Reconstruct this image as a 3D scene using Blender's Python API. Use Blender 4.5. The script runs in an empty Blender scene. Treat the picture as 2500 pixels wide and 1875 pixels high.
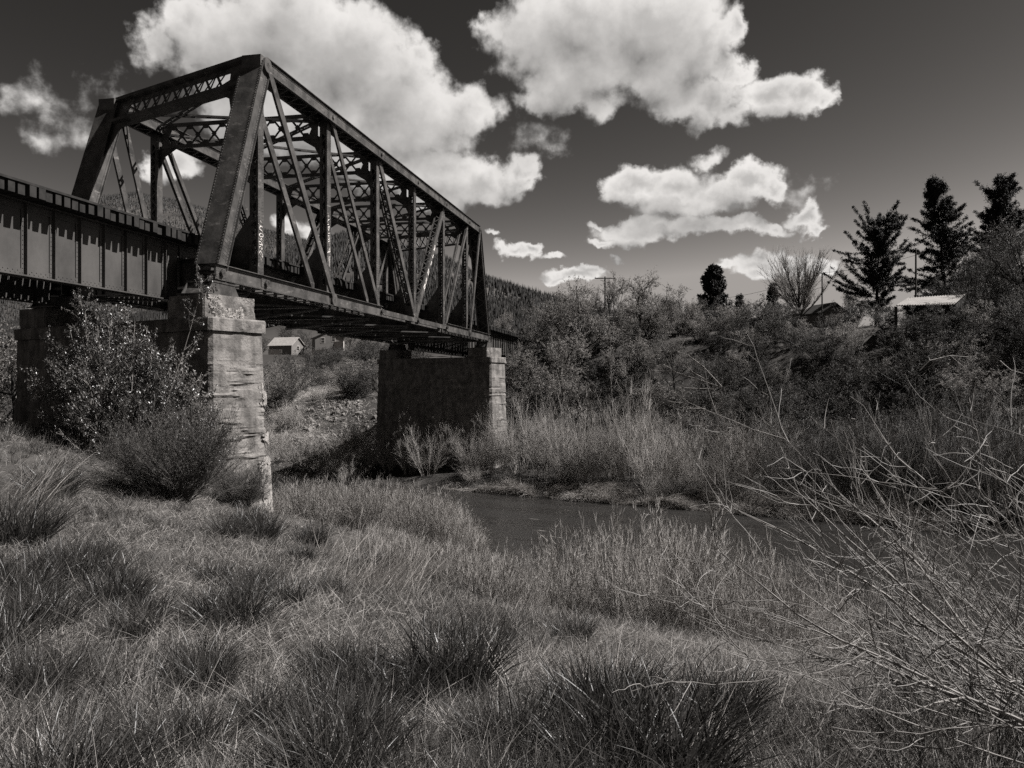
import bpy, math, random
import numpy as np
from mathutils import Vector, Matrix

sc = bpy.context.scene
col = sc.collection
F = 2004.73            # focal length of the photograph in its own pixels (2500 wide)
YAW = 0.2018           # bridge axis, radians to the right of the viewing direction
EYE_B = (-23.177, -14.3045, -3.4574)   # eye in the bridge's own axes
HP = 2.799             # half panel of the truss
TW = 7.78              # distance between the two trusses
TH = 7.5               # height of the trusses, chord to chord

# ------------------------------------------------------------------ camera
cam_data = bpy.data.cameras.new('camera')
cam_data.sensor_width = 36.0
cam_data.lens = 36.0 * F / 2500.0
cam_data.clip_start = 0.05
cam_data.clip_end = 12000
cam = bpy.data.objects.new('camera', cam_data)
cam.rotation_euler = (math.pi / 2, 0, 0)
col.objects.link(cam)
sc.camera = cam

# ------------------------------------------------------------------ light
SUN_EL = math.radians(49.0)
SUN_AZ = math.radians(90.5)          # clockwise from +Y
sun_data = bpy.data.lights.new('sun', 'SUN')
sun_data.energy = 5.0
sun_data.angle = math.radians(0.5)
sun_data.color = (1.0, 0.975, 0.95)
sun = bpy.data.objects.new('sun', sun_data)
sd = Vector((math.sin(SUN_AZ) * math.cos(SUN_EL), math.cos(SUN_AZ) * math.cos(SUN_EL), math.sin(SUN_EL)))
sun.rotation_euler = (-sd).to_track_quat('-Z', 'Y').to_euler()
col.objects.link(sun)

sc.view_settings.view_transform = 'Standard'
sc.view_settings.look = 'None'
sc.view_settings.gamma = 1.0
sc.view_settings.exposure = 1.3
sc.cycles.max_bounces = 5
sc.cycles.diffuse_bounces = 2
sc.cycles.glossy_bounces = 2
sc.cycles.transmission_bounces = 2
sc.cycles.use_denoising = DENOISE = False
sc.cycles.use_adaptive_sampling = True
sc.cycles.adaptive_threshold = 0.02

# ------------------------------------------------------------------ sky with clouds, laid out by azimuth and elevation
world = bpy.data.worlds.new("World")
sc.world = world
world.use_nodes = True
wt = world.node_tree
for n in list(wt.nodes):
    wt.nodes.remove(n)


class G:
    """small helper for writing node graphs"""
    def __init__(self, tree):
        self.t = tree

    def n(self, kind, **kw):
        nd = self.t.nodes.new(kind)
        for k, v in kw.items():
            if k in nd.inputs:
                self.put(nd.inputs[k], v)
            else:
                setattr(nd, k, v)
        return nd

    def put(self, sock, v):
        if isinstance(v, bpy.types.NodeSocket):
            self.t.links.new(v, sock)
        else:
            sock.default_value = v

    def m(self, op, a, b=0.0, c=0.0, clamp=False):
        nd = self.t.nodes.new('ShaderNodeMath')
        nd.operation = op
        nd.use_clamp = clamp
        for s, v in zip(nd.inputs, (a, b, c)):
            self.put(s, v)
        return nd.outputs[0]

    def v(self, op, a, b=(0, 0, 0), c=(0, 0, 0), out=0):
        nd = self.t.nodes.new('ShaderNodeVectorMath')
        nd.operation = op
        self.put(nd.inputs[0], a)
        if op == 'SCALE':
            self.put(nd.inputs[3], b)
        else:
            self.put(nd.inputs[1], b)
            if op == 'MULTIPLY_ADD':
                self.put(nd.inputs[2], c)
        return nd.outputs[out]

    def noise(self, vec, scale, detail=2.0, rough=0.5, out='Fac', dim='3D', dist=0.0):
        nd = self.t.nodes.new('ShaderNodeTexNoise')
        nd.noise_dimensions = dim
        if vec is not None:
            self.put(nd.inputs['Vector'], vec)
        self.put(nd.inputs['Scale'], scale)
        nd.inputs['Detail'].default_value = detail
        nd.inputs['Roughness'].default_value = rough
        nd.inputs['Distortion'].default_value = dist
        return nd.outputs[out]

    def ramp(self, fac, stops):
        nd = self.t.nodes.new('ShaderNodeValToRGB')
        self.put(nd.inputs[0], fac)
        e = nd.color_ramp.elements
        while len(e) < len(stops):
            e.new(0.5)
        for el, (p, c) in zip(e, stops):
            el.position = p
            el.color = c if len(c) == 4 else (*c, 1)
        return nd.outputs[0]

    def smooth(self, x, lo, hi, a=0.0, b=1.0):
        nd = self.t.nodes.new('ShaderNodeMapRange')
        nd.interpolation_type = 'SMOOTHSTEP'
        for s, v in zip(nd.inputs, (x, lo, hi, a, b)):
            self.put(s, v)
        return nd.outputs[0]


# cumulus: (centre x, centre y, radius x, radius y, weight) as seen in the photograph, turned into sky angles below
CLOUDS = [
    # great cloud behind the truss
    (560, 110, 170, 130, 1.0), (470, 60, 110, 90, 0.9), (700, 90, 200, 150, 1.1), (850, 150, 220, 140, 1.1), (960, 210, 150, 130, 1.0),
    (1010, 120, 60, 50, 0.7), (780, 290, 230, 140, 1.0), (1000, 300, 190, 110, 1.0), (1130, 275, 110, 70, 0.9), (600, 240, 160, 110, 0.8),
    (380, 110, 70, 70, 0.6), (900, 370, 170, 90, 1.0), (1080, 405, 130, 60, 0.9), (1170, 440, 140, 60, 1.0), (1270, 425, 55, 42, 1.0),
    (1060, 470, 120, 50, 0.9), (1110, 492, 50, 32, 0.9), (430, 20, 60, 50, 0.5), (690, 10, 140, 60, 0.9),
    (420, 390, 100, 45, 0.9), (370, 400, 50, 40, 0.8), (690, 540, 45, 30, 0.7), (770, 555, 60, 25, 0.5),
    # second great cloud
    (1330, 80, 170, 110, 0.9), (1450, 60, 160, 110, 1.0), (1600, 60, 190, 120, 1.1), (1720, 120, 100, 90, 1.0), (1200, 60, 50, 50, 0.6),
    (1380, 190, 130, 90, 1.0), (1480, 160, 160, 90, 0.9), (1330, 250, 100, 45, 0.8), (1640, 180, 140, 80, 1.0), (1800, 170, 60, 50, 0.9),
    (1650, 235, 80, 60, 1.1), (1740, 245, 100, 65, 1.1), (1800, 290, 60, 40, 0.8), (1890, 230, 90, 60, 1.1), (1960, 225, 80, 60, 1.1),
    (2015, 240, 45, 40, 0.8), (1790, 60, 40, 60, 0.8), (1480, 245, 90, 35, 0.5),
    # middle right
    (1560, 455, 90, 55, 1.0), (1640, 460, 110, 65, 1.05), (1740, 480, 110, 60, 1.0), (1840, 440, 75, 50, 1.1), (1880, 460, 40, 45, 0.9),
    (1660, 505, 130, 35, 0.9), (1720, 385, 60, 26, 0.5), (1560, 555, 110, 38, 1.0), (1690, 560, 150, 34, 1.0), (1800, 555, 90, 28, 0.9),
    (1480, 583, 50, 15, 0.6), (1880, 555, 45, 22, 0.8), (1470, 540, 35, 12, 0.5), (1960, 525, 75, 26, 1.0), (1985, 510, 40, 26, 0.9), (1980, 552, 50, 16, 0.8),
    (1990, 465, 60, 38, 0.22), (1930, 475, 50, 45, 0.18),
    # low ones
    (1250, 615, 65, 22, 0.9), (1295, 605, 32, 22, 1.0), (1345, 622, 40, 8, 0.5), (1200, 583, 22, 10, 0.55), (1510, 624, 25, 12, 0.55),
    (1395, 668, 90, 24, 1.0), (1440, 655, 45, 16, 0.9), (1360, 675, 50, 12, 0.8), (1870, 650, 110, 42, 1.0), (1930, 630, 85, 34, 1.0), (1850, 670, 80, 22, 0.9), (2010, 640, 60, 34, 0.8), (1780, 655, 40, 16, 0.6),
    # left wisps
    (90, 235, 85, 65, 0.27), (30, 225, 55, 55, 0.26), (120, 270, 50, 45, 0.22), (90, 335, 85, 30, 0.26), (190, 290, 60, 60, 0.16), (280, 225, 45, 45, 0.16), (185, 340, 40, 40, 0.15),
    (1310, 340, 65, 45, 0.22), (1340, 370, 45, 25, 0.2), (1240, 165, 40, 30, 0.28), (1300, 60, 60, 50, 0.6),
]


def sky_angles(px, py):
    az = math.atan2(px - 1250, F)
    return az, math.atan((937.5 - py) / F * math.cos(az))


grp = bpy.data.node_groups.new('cloud_field', 'ShaderNodeTree')
grp.interface.new_socket('Vector', in_out='INPUT', socket_type='NodeSocketVector')
grp.interface.new_socket('Value', in_out='OUTPUT', socket_type='NodeSocketFloat')
g = G(grp)
gi = grp.nodes.new('NodeGroupInput')
go = grp.nodes.new('NodeGroupOutput')
p = gi.outputs[0]
w1 = g.v('SUBTRACT', g.noise(p, 13.0, 4.0, 0.55, 'Color'), (0.5, 0.5, 0.5))
w2 = g.v('SUBTRACT', g.noise(p, 55.0, 4.0, 0.6, 'Color'), (0.5, 0.5, 0.5))
pw = g.v('MULTIPLY_ADD', w1, (0.075, 0.055, 0.0), p)
pw = g.v('MULTIPLY_ADD', w2, (0.026, 0.022, 0.0), pw)
acc = None
for (cx, cy, rx, ry, wgt) in CLOUDS:
    az, el = sky_angles(cx, cy)
    ca = math.cos(az)
    ix = 1.0 / (rx / F * ca * ca)
    iy = 1.0 / (ry / F * ca)
    q = g.v('MULTIPLY_ADD', pw, (ix, iy, 0.0), (-az * ix, -el * iy, 0.0))
    ln = g.v('LENGTH', q, out=1)
    val = g.m('MULTIPLY_ADD', ln, -wgt, wgt)
    acc = val if acc is None else g.m('SMOOTH_MAX', acc, val, 0.22)
fb = g.noise(p, 34.0, 6.0, 0.55)
acc = g.m('ADD', acc, g.m('MULTIPLY', g.m('SUBTRACT', fb, 0.51), 0.64))
grp.links.new(acc, go.inputs[0])

g = G(wt)
tc = wt.nodes.new('ShaderNodeTexCoord')
dirv = g.v('NORMALIZE', tc.outputs['Generated'])
sep = g.n('ShaderNodeSeparateXYZ', Vector=dirv)
azn = g.m('ARCTAN2', sep.outputs[0], sep.outputs[1])
eln = g.m('ARCSINE', sep.outputs[2])
cxyz = g.n('ShaderNodeCombineXYZ', X=azn, Y=eln)
ang = cxyz.outputs[0]


def field(vec):
    nd = wt.nodes.new('ShaderNodeGroup')
    nd.node_tree = grp
    g.put(nd.inputs[0], vec)
    return nd.outputs[0]


d0 = field(ang)
d1 = field(g.v('ADD', ang, (0.016, 0.030, 0.0)))
alpha = g.smooth(d0, 0.0, 0.36)
lit = g.m('MULTIPLY_ADD', g.m('SUBTRACT', d0, d1), 0.9, 0.58, clamp=True)
thick = g.smooth(d0, 0.30, 1.05, 1.0, 0.60)
bright = g.m('MULTIPLY', g.m('MULTIPLY_ADD', lit, 0.50, 0.22), thick)
bright = g.m('MULTIPLY', bright, g.m('MULTIPLY_ADD', g.noise(ang, 20.0, 5.0, 0.5), 0.22, 0.54))

nishita = wt.nodes.new('ShaderNodeTexSky')
nishita.sky_type = 'NISHITA'
nishita.sun_disc = False
nishita.sun_elevation = SUN_EL
nishita.sun_rotation = SUN_AZ
nishita.altitude = 500
nishita.air_density = 1.0
nishita.dust_density = 0.8
sr = g.n('ShaderNodeSeparateColor', Color=nishita.outputs[0])
SKY_STRENGTH = 0.1
SKY_GAIN, SKY_POW = 0.0235, 3.4        # a red filter on black and white film
red = g.m('MULTIPLY', g.m('POWER', sr.outputs[0], SKY_POW), SKY_GAIN)
red = g.m('MINIMUM', g.m('ADD', red, 0.066), 1.5)
skyc = g.v('SCALE', (1.0, 0.93, 0.875), red)
cloudc = g.v('SCALE', (1.0, 0.968, 0.935), g.m('MULTIPLY', bright, 0.72 / SKY_STRENGTH))
mix = g.n('ShaderNodeMix', data_type='RGBA')
g.put(mix.inputs[0], alpha)
g.put(mix.inputs[6], skyc)
g.put(mix.inputs[7], cloudc)
bg = g.n('ShaderNodeBackground', Color=mix.outputs[2], Strength=SKY_STRENGTH)
wo = wt.nodes.new('ShaderNodeOutputWorld')
wt.links.new(bg.outputs[0], wo.inputs[0])

# ------------------------------------------------------------------ materials
TINT = (1.0, 0.945, 0.90)


def grey(v):
    v = v * 0.66
    return (v * TINT[0], v * TINT[1], v * TINT[2], 1.0)


def new_mat(name):
    m = bpy.data.materials.new(name)
    m.use_nodes = True
    t = m.node_tree
    for n in list(t.nodes):
        t.nodes.remove(n)
    out = t.nodes.new('ShaderNodeOutputMaterial')
    return m, G(t), out


def surf(name, lo, hi, scale, rough=0.7, detail=5.0, spec=0.3, bump=0.0, bscale=None, stretch=None, mid=(0.35, 0.65), metal=0.0, extra=None):
    """a surface whose own colour varies between two greys by a noise in object space"""
    m, g, out = new_mat(name)
    tc = g.n('ShaderNodeTexCoord')
    vec = tc.outputs['Object']
    if stretch:
        vec = g.v('MULTIPLY', vec, stretch)
    f = g.noise(vec, scale, detail, 0.62)
    c = g.ramp(f, [(mid[0], grey(lo)), (mid[1], grey(hi))])
    if extra:
        c = extra(g, tc, c)
    b = g.n('ShaderNodeBsdfPrincipled', Roughness=rough, Metallic=metal)
    b.inputs['Specular IOR Level'].default_value = spec
    g.put(b.inputs['Base Color'], c)
    if bump:
        bn = g.n('ShaderNodeBump', Strength=bump, Distance=0.02)
        g.put(bn.inputs['Height'], g.noise(tc.outputs['Object'], bscale or scale * 4, 4.0, 0.6))
        g.t.links.new(bn.outputs[0], b.inputs['Normal'])
    g.t.links.new(b.outputs[0], out.inputs[0])
    return m


def plant(name, lo, hi, trans=0.3, rough=0.6, spec=0.2, perisland=True):
    """leaves, blades and twigs: each one its own grey, some light passing through"""
    m, g, out = new_mat(name)
    geo = g.n('ShaderNodeNewGeometry')
    oi = g.n('ShaderNodeObjectInfo')
    if perisland:
        f = g.m('MULTIPLY_ADD', oi.outputs['Random'], 0.55, g.m('MULTIPLY', geo.outputs['Random Per Island'], 0.45))
    else:
        f = g.m('MULTIPLY_ADD', oi.outputs['Random'], 0.4, 0.3)
    c = g.ramp(f, [(0.1, grey(lo)), (0.9, grey(hi))])
    b = g.n('ShaderNodeBsdfPrincipled', Roughness=rough)
    b.inputs['Specular IOR Level'].default_value = spec
    g.put(b.inputs['Base Color'], c)
    if trans > 0:
        tr = g.n('ShaderNodeBsdfTranslucent')
        g.put(tr.inputs['Color'], c)
        mx = g.n('ShaderNodeMixShader')
        mx.inputs[0].default_value = trans
        g.t.links.new(b.outputs[0], mx.inputs[1])
        g.t.links.new(tr.outputs[0], mx.inputs[2])
        g.t.links.new(mx.outputs[0], out.inputs[0])
    else:
        g.t.links.new(b.outputs[0], out.inputs[0])
    return m


def wear(g, tc, c):
    """pale scuffs and rust bloom on old paint"""
    f = g.noise(g.v('MULTIPLY', tc.outputs['Object'], (1.0, 1.0, 2.5)), 2.2, 6.0, 0.7)
    f = g.smooth(f, 0.56, 0.74)
    nd = g.n('ShaderNodeMix', data_type='RGBA')
    g.put(nd.inputs[0], g.m('MULTIPLY', f, 0.75))
    g.put(nd.inputs[6], c)
    g.put(nd.inputs[7], grey(0.24))
    return nd.outputs[2]


def streaks(g, tc, c):
    """dark rain streaks and pale lime on concrete"""
    f = g.noise(g.v('MULTIPLY', tc.outputs['Object'], (1.0, 1.0, 0.16)), 2.6, 5.0, 0.65)
    f = g.smooth(f, 0.46, 0.66)
    nd = g.n('ShaderNodeMix', data_type='RGBA')
    g.put(nd.inputs[0], g.m('MULTIPLY', f, 0.7))
    g.put(nd.inputs[6], c)
    g.put(nd.inputs[7], grey(0.085))
    f2 = g.smooth(g.noise(tc.outputs['Object'], 9.0, 6.0, 0.7), 0.58, 0.72)
    n2 = g.n('ShaderNodeMix', data_type='RGBA')
    g.put(n2.inputs[0], g.m('MULTIPLY', f2, 0.6))
    g.put(n2.inputs[6], nd.outputs[2])
    g.put(n2.inputs[7], grey(0.34))
    return n2.outputs[2]


M = {
    'steel': surf('old_painted_steel', 0.028, 0.095, 1.6, rough=0.5, spec=0.4, bump=0.25, bscale=9, extra=wear),
    'girder': surf('weathered_girder_steel', 0.045, 0.085, 0.9, rough=0.6, spec=0.3, bump=0.2, bscale=7, stretch=(1, 1, 0.6)),
    'concrete': surf('weathered_concrete', 0.11, 0.27, 2.3, rough=0.95, spec=0.1, bump=1.3, bscale=15, extra=streaks),
    'broken': surf('broken_concrete', 0.22, 0.48, 8, rough=0.95, spec=0.1, bump=1.0, bscale=40),
    'tie': surf('creosoted_timber', 0.014, 0.034, 3.0, rough=0.85, spec=0.15),
    'soil': surf('bank_soil', 0.035, 0.085, 0.8, rough=1.0, spec=0.05, bump=0.5, bscale=9),
    'hillsoil': surf('hill_ground', 0.04, 0.10, 0.012, rough=1.0, spec=0.0, detail=9),
    'rock': surf('river_rock', 0.10, 0.25, 1.2, rough=0.9, spec=0.2),
    'bark_dark': surf('dark_bark', 0.015, 0.04, 3.0, rough=0.95, spec=0.1),
    'bark_mid': surf('grey_bark', 0.05, 0.11, 3.0, rough=0.95, spec=0.1),
    'bark_pale': surf('pale_bark', 0.16, 0.36, 6.0, rough=0.75, spec=0.2, stretch=(1, 1, 1)),
    'pole': surf('weathered_pole', 0.05, 0.10, 3.0, rough=0.9, spec=0.1),
    'wallpale': surf('pale_painted_wall', 0.45, 0.6, 1.0, rough=0.8, spec=0.2),
    'wallgrey': surf('grey_painted_wall', 0.16, 0.2, 1.0, rough=0.8, spec=0.2),
    'roofpale': surf('pale_roof', 0.30, 0.42, 2.0, rough=0.7, spec=0.3),
    'roofdark': surf('dark_roof', 0.035, 0.06, 2.0, rough=0.9, spec=0.1),
    'metalroof': surf('ribbed_metal_roof', 0.27, 0.36, 1.0, rough=0.45, spec=0.5),
    'board': surf('dark_boards', 0.03, 0.06, 2.0, rough=0.9, spec=0.1, stretch=(6, 6, 0.5)),
    'boardgrey': surf('grey_boards', 0.09, 0.17, 2.0, rough=0.9, spec=0.1, stretch=(6, 6, 0.5)),
    'paint': surf('white_spray_paint', 0.62, 0.75, 9.0, rough=0.6, spec=0.3),
    'glass': surf('dark_window_glass', 0.02, 0.03, 1.0, rough=0.12, spec=0.6),
    'wire': surf('wire', 0.03, 0.05, 1.0, rough=0.6),
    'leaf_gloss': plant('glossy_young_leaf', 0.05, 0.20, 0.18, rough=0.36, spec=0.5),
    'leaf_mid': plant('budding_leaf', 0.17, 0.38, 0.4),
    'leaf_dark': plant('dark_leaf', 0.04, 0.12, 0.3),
    'needle': plant('conifer_needle', 0.012, 0.035, 0.1),
    'needle_far': plant('far_conifer', 0.018, 0.055, 0.0),
    'twig_pale': plant('pale_twig', 0.10, 0.30, 0.0, perisland=True),
    'twig_mid': plant('willow_twig', 0.17, 0.40, 0.0),
    'twig_dark': plant('dark_twig', 0.05, 0.12, 0.0),
    'grass': plant('spring_grass', 0.045, 0.16, 0.30, rough=0.5, spec=0.25),
    'grass_dark': plant('dark_tussock_blade', 0.025, 0.085, 0.3, rough=0.4, spec=0.35),
    'straw': plant('dry_grass_blade', 0.20, 0.62, 0.3, rough=0.55, spec=0.25),
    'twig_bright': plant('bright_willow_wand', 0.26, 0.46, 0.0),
    'willow_dark': plant('shaded_willow_twig', 0.07, 0.17, 0.0),  # darker copy of the willow twig, with the shade put into its colour
    'straw_pale': plant('bleached_straw', 0.38, 0.78, 0.3),
    'brush': plant('rabbitbrush_stem', 0.07, 0.17, 0.15),
}

# river water: dark, moving, with a few flecks of foam where it breaks
m, g, out = new_mat('river_water')
tcw = g.n('ShaderNodeTexCoord')
vec = g.v('MULTIPLY', tcw.outputs['Object'], (0.35, 1.0, 1.0))
b = g.n('ShaderNodeBsdfPrincipled', Roughness=0.16)
b.inputs['IOR'].default_value = 1.333
g.put(b.inputs['Roughness'], g.smooth(g.noise(g.v('MULTIPLY', tcw.outputs['Object'], (0.06, 0.6, 1.0)), 0.8, 4.0, 0.6), 0.35, 0.65, 0.05, 0.34))
foam = g.smooth(g.noise(vec, 1.1, 8.0, 0.72), 0.63, 0.70)
foam = g.m('MULTIPLY', foam, g.smooth(g.noise(tcw.outputs['Object'], 0.23, 2.0, 0.5), 0.40, 0.58))
mixc = g.n('ShaderNodeMix', data_type='RGBA')
g.put(mixc.inputs[0], foam)
g.put(mixc.inputs[6], grey(0.025))
g.put(mixc.inputs[7], grey(0.5))
g.put(b.inputs['Base Color'], mixc.outputs[2])
bn = g.n('ShaderNodeBump', Strength=0.8, Distance=0.14)
g.put(bn.inputs['Height'], g.m('ADD', g.noise(vec, 1.6, 5.0, 0.6), g.m('MULTIPLY', g.noise(vec, 0.35, 2.0, 0.5), 1.4)))
g.t.links.new(bn.outputs[0], b.inputs['Normal'])
g.t.links.new(b.outputs[0], out.inputs[0])
M['water'] = m

# ------------------------------------------------------------------ mesh helpers
rng = np.random.default_rng(7)


class MB:
    """collects shapes for ONE mesh"""
    def __init__(self):
        self.v, self.f, self.n = [], [], 0      # f: list of (F,k) arrays

    def add(self, v, f):
        v = np.asarray(v, float).reshape(-1, 3)
        f = np.asarray(f, int)
        self.v.append(v)
        self.f.append(f + self.n)
        self.n += len(v)

    BOXF = np.array([(0, 1, 3, 2), (4, 6, 7, 5), (0, 4, 5, 1), (2, 3, 7, 6), (0, 2, 6, 4), (1, 5, 7, 3)])

    def obox(self, c, ax, ay, az):
        """box by centre and three half vectors"""
        c, ax, ay, az = (np.asarray(q, float) for q in (c, ax, ay, az))
        v = [c + i * ax + j * ay + k * az for i in (-1, 1) for j in (-1, 1) for k in (-1, 1)]
        self.add(v, self.BOXF)

    def box(self, x0, x1, y0, y1, z0, z1):
        self.obox(((x0 + x1) / 2, (y0 + y1) / 2, (z0 + z1) / 2), ((x1 - x0) / 2, 0, 0), (0, (y1 - y0) / 2, 0), (0, 0, (z1 - z0) / 2))

    def bar(self, p0, p1, w, h, side=(0, 1, 0)):
        """rectangular bar: w along side, h along the third direction"""
        p0, p1 = np.asarray(p0, float), np.asarray(p1, float)
        d = p1 - p0
        L = np.linalg.norm(d)
        d = d / L
        s = np.asarray(side, float)
        s = s - d * (s @ d)
        if np.linalg.norm(s) < 1e-6:
            s = np.array([1.0, 0, 0]) - d * d[0]
        s /= np.linalg.norm(s)
        u = np.cross(d, s)
        self.obox((p0 + p1) / 2, d * L / 2, s * w / 2, u * h / 2)

    def cyl(self, p0, p1, r0, r1=None, n=12):
        r1 = r0 if r1 is None else r1
        p0, p1 = np.asarray(p0, float), np.asarray(p1, float)
        d = (p1 - p0) / np.linalg.norm(p1 - p0)
        a = np.cross(d, (0, 0, 1) if abs(d[2]) < 0.9 else (1, 0, 0))
        a /= np.linalg.norm(a)
        b = np.cross(d, a)
        t = np.linspace(0, 2 * np.pi, n, endpoint=False)
        ring = np.cos(t)[:, None] * a + np.sin(t)[:, None] * b
        v = np.vstack([p0 + ring * r0, p1 + ring * r1])
        i = np.arange(n)
        j = (i + 1) % n
        self.add(v, np.stack([i, j, j + n, i + n], 1))
        self.f.append(np.array([list(range(n))[::-1]]) + self.n - 2 * n)
        self.f.append(np.array([list(range(n, 2 * n))]) + self.n - 2 * n)

    def prism(self, pts, off):
        """polygon pts pushed by the vector off"""
        pts = np.asarray(pts, float)
        k = len(pts)
        base = self.n
        self.v.append(np.vstack([pts, pts + np.asarray(off, float)]))
        self.n += 2 * k
        i = np.arange(k)
        j = (i + 1) % k
        self.f.append(np.stack([i, j, j + k, i + k], 1) + base)
        self.f.append(np.array([list(range(k))[::-1]]) + base)
        self.f.append(np.array([list(range(k, 2 * k))]) + base)

    def rivets(self, pts, nrm, r=0.017, h=0.012):
        """little domes at pts standing out along nrm"""
        pts = np.asarray(pts, float).reshape(-1, 3)
        if not len(pts):
            return
        nrm = np.asarray(nrm, float)
        nrm = nrm / np.linalg.norm(nrm)
        a = np.cross(nrm, (0, 0, 1) if abs(nrm[2]) < 0.9 else (1, 0, 0))
        a /= np.linalg.norm(a)
        b = np.cross(nrm, a)
        t = np.linspace(0, 2 * np.pi, 6, endpoint=False)
        ring = (np.cos(t)[:, None] * a + np.sin(t)[:, None] * b)
        loc = np.vstack([ring * r, ring * r * 0.62 + nrm * h, [nrm * h * 1.25]])
        v = pts[:, None, :] + loc[None]
        q = []
        for i in range(6):
            j = (i + 1) % 6
            q.append((i, j, 6 + j, 6 + i))
        tr = [(6 + i, 6 + (i + 1) % 6, 12) for i in range(6)]
        N = len(pts)
        o = (np.arange(N) * 13)[:, None, None] + self.n
        self.v.append(v.reshape(-1, 3))
        self.f.append((np.array(q)[None] + o).reshape(-1, 4))
        self.f.append((np.array(tr)[None] + o).reshape(-1, 3))
        self.n += 13 * N

    def build(self, name, mat, parent=None, smooth=False):
        v = np.vstack(self.v).astype(np.float32) if self.v else np.zeros((0, 3), np.float32)
        return link_mesh(name, v, self.f, mat, parent, smooth)


def link_mesh(name, v, flist, mat, parent=None, smooth=False):
    me = bpy.data.meshes.new(name)
    v = np.asarray(v, np.float32)
    me.vertices.add(len(v))
    me.vertices.foreach_set('co', v.ravel())
    nl = sum(f.size for f in flist)
    nf = sum(len(f) for f in flist)
    me.loops.add(nl)
    me.polygons.add(nf)
    me.loops.foreach_set('vertex_index', np.concatenate([f.ravel() for f in flist]).astype(np.int32))
    tot = np.concatenate([np.full(len(f), f.shape[1]) for f in flist]).astype(np.int32)
    st = np.concatenate([[0], np.cumsum(tot)[:-1]]).astype(np.int32)
    me.polygons.foreach_set('loop_start', st)
    if smooth:
        me.polygons.foreach_set('use_smooth', np.ones(nf, bool))
    else:
        me.polygons.foreach_set('use_smooth', np.zeros(nf, bool))
    me.update(calc_edges=True)
    me.validate()
    me.materials.append(M[mat] if isinstance(mat, str) else mat)
    o = bpy.data.objects.new(name, me)
    col.objects.link(o)
    if parent is not None:
        o.parent = parent
    return o


def empty(name, loc=(0, 0, 0), rz=0.0, label=None, cat=None, group=None):
    o = bpy.data.objects.new(name, None)
    o.empty_display_size = 0.3
    o.location = loc
    o.rotation_euler = (0, 0, rz)
    col.objects.link(o)
    return tag(o, label, cat, group)


def tag(o, label=None, cat=None, group=None, kind=None):
    if label:
        o['label'] = label
    if cat:
        o['category'] = cat
    if group:
        o['group'] = group
    if kind:
        o['kind'] = kind
    return o


def dup(root, loc, rz=0.0, scale=1.0, label=None, group=None):
    """a thing again, with copies of its parts (mesh data shared)"""
    r = root.copy()
    col.objects.link(r)
    r.location = loc
    r.rotation_euler = (0, 0, rz)
    r.scale = (scale, scale, scale) if not hasattr(scale, '__len__') else scale
    if label:
        r['label'] = label
    if group:
        r['group'] = group
    for ch in KIDS.get(root.name, []):
        c = ch.copy()
        col.objects.link(c)
        c.parent = r
    return r


KIDS = {}


def sstep(x, a, b):
    t = np.clip((np.asarray(x, float) - a) / (b - a), 0, 1)
    return t * t * (3 - 2 * t)


# value noise on a hashed lattice
def _hash(ix, iy, iz):
    h = (ix * 374761393 + iy * 668265263 + iz * 2147483647 + 1013904223) & 0xFFFFFFFF
    h = ((h ^ (h >> 13)) * 1274126177) & 0xFFFFFFFF
    h = (h ^ (h >> 16)) & 0xFFFFFFFF
    return h / 4294967295.0


def vnoise(x, y, z=0.0):
    x, y, z = np.broadcast_arrays(np.asarray(x, float), np.asarray(y, float), np.asarray(z, float))
    ix, iy, iz = np.floor(x).astype(np.int64), np.floor(y).astype(np.int64), np.floor(z).astype(np.int64)
    fx, fy, fz = x - ix, y - iy, z - iz
    fx, fy, fz = (q * q * (3 - 2 * q) for q in (fx, fy, fz))
    r = 0
    for a in (0, 1):
        for b_ in (0, 1):
            for c in (0, 1):
                r = r + _hash(ix + a, iy + b_, iz + c) * np.where(a, fx, 1 - fx) * np.where(b_, fy, 1 - fy) * np.where(c, fz, 1 - fz)
    return r


def fbm(x, y, z=0.0, oct=4, gain=0.5):
    s, a, tot = 0, 1.0, 0
    for o in range(oct):
        k = 2.03 ** o
        s = s + a * vnoise(x * k + 17.3 * o, y * k - 5.1 * o, np.asarray(z) * k + 3.7 * o)
        tot += a
        a *= gain
    return s / tot


# ------------------------------------------------------------------ where things stand
def at(px, py, d):
    """the place at distance d (along the view) under a pixel of the photograph"""
    return np.array([(px - 1250) / F * d, d, (937.5 - py) / F * d])


_c, _s = math.cos(YAW), math.sin(YAW)
BX, BY = np.array([_s, _c, 0.0]), np.array([-_c, _s, 0.0])
B0 = -(BX * EYE_B[0] + BY * EYE_B[1]) + np.array([0, 0, -EYE_B[2]])
BROT = math.pi / 2 - YAW


def bw(x, y, z):
    return B0 + BX * x + BY * y + np.array([0, 0, z])


TV, UV = np.array([0.525, 0.851]), np.array([0.851, -0.525])   # across the river, down the river
WATER_Z = -7.2

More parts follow.
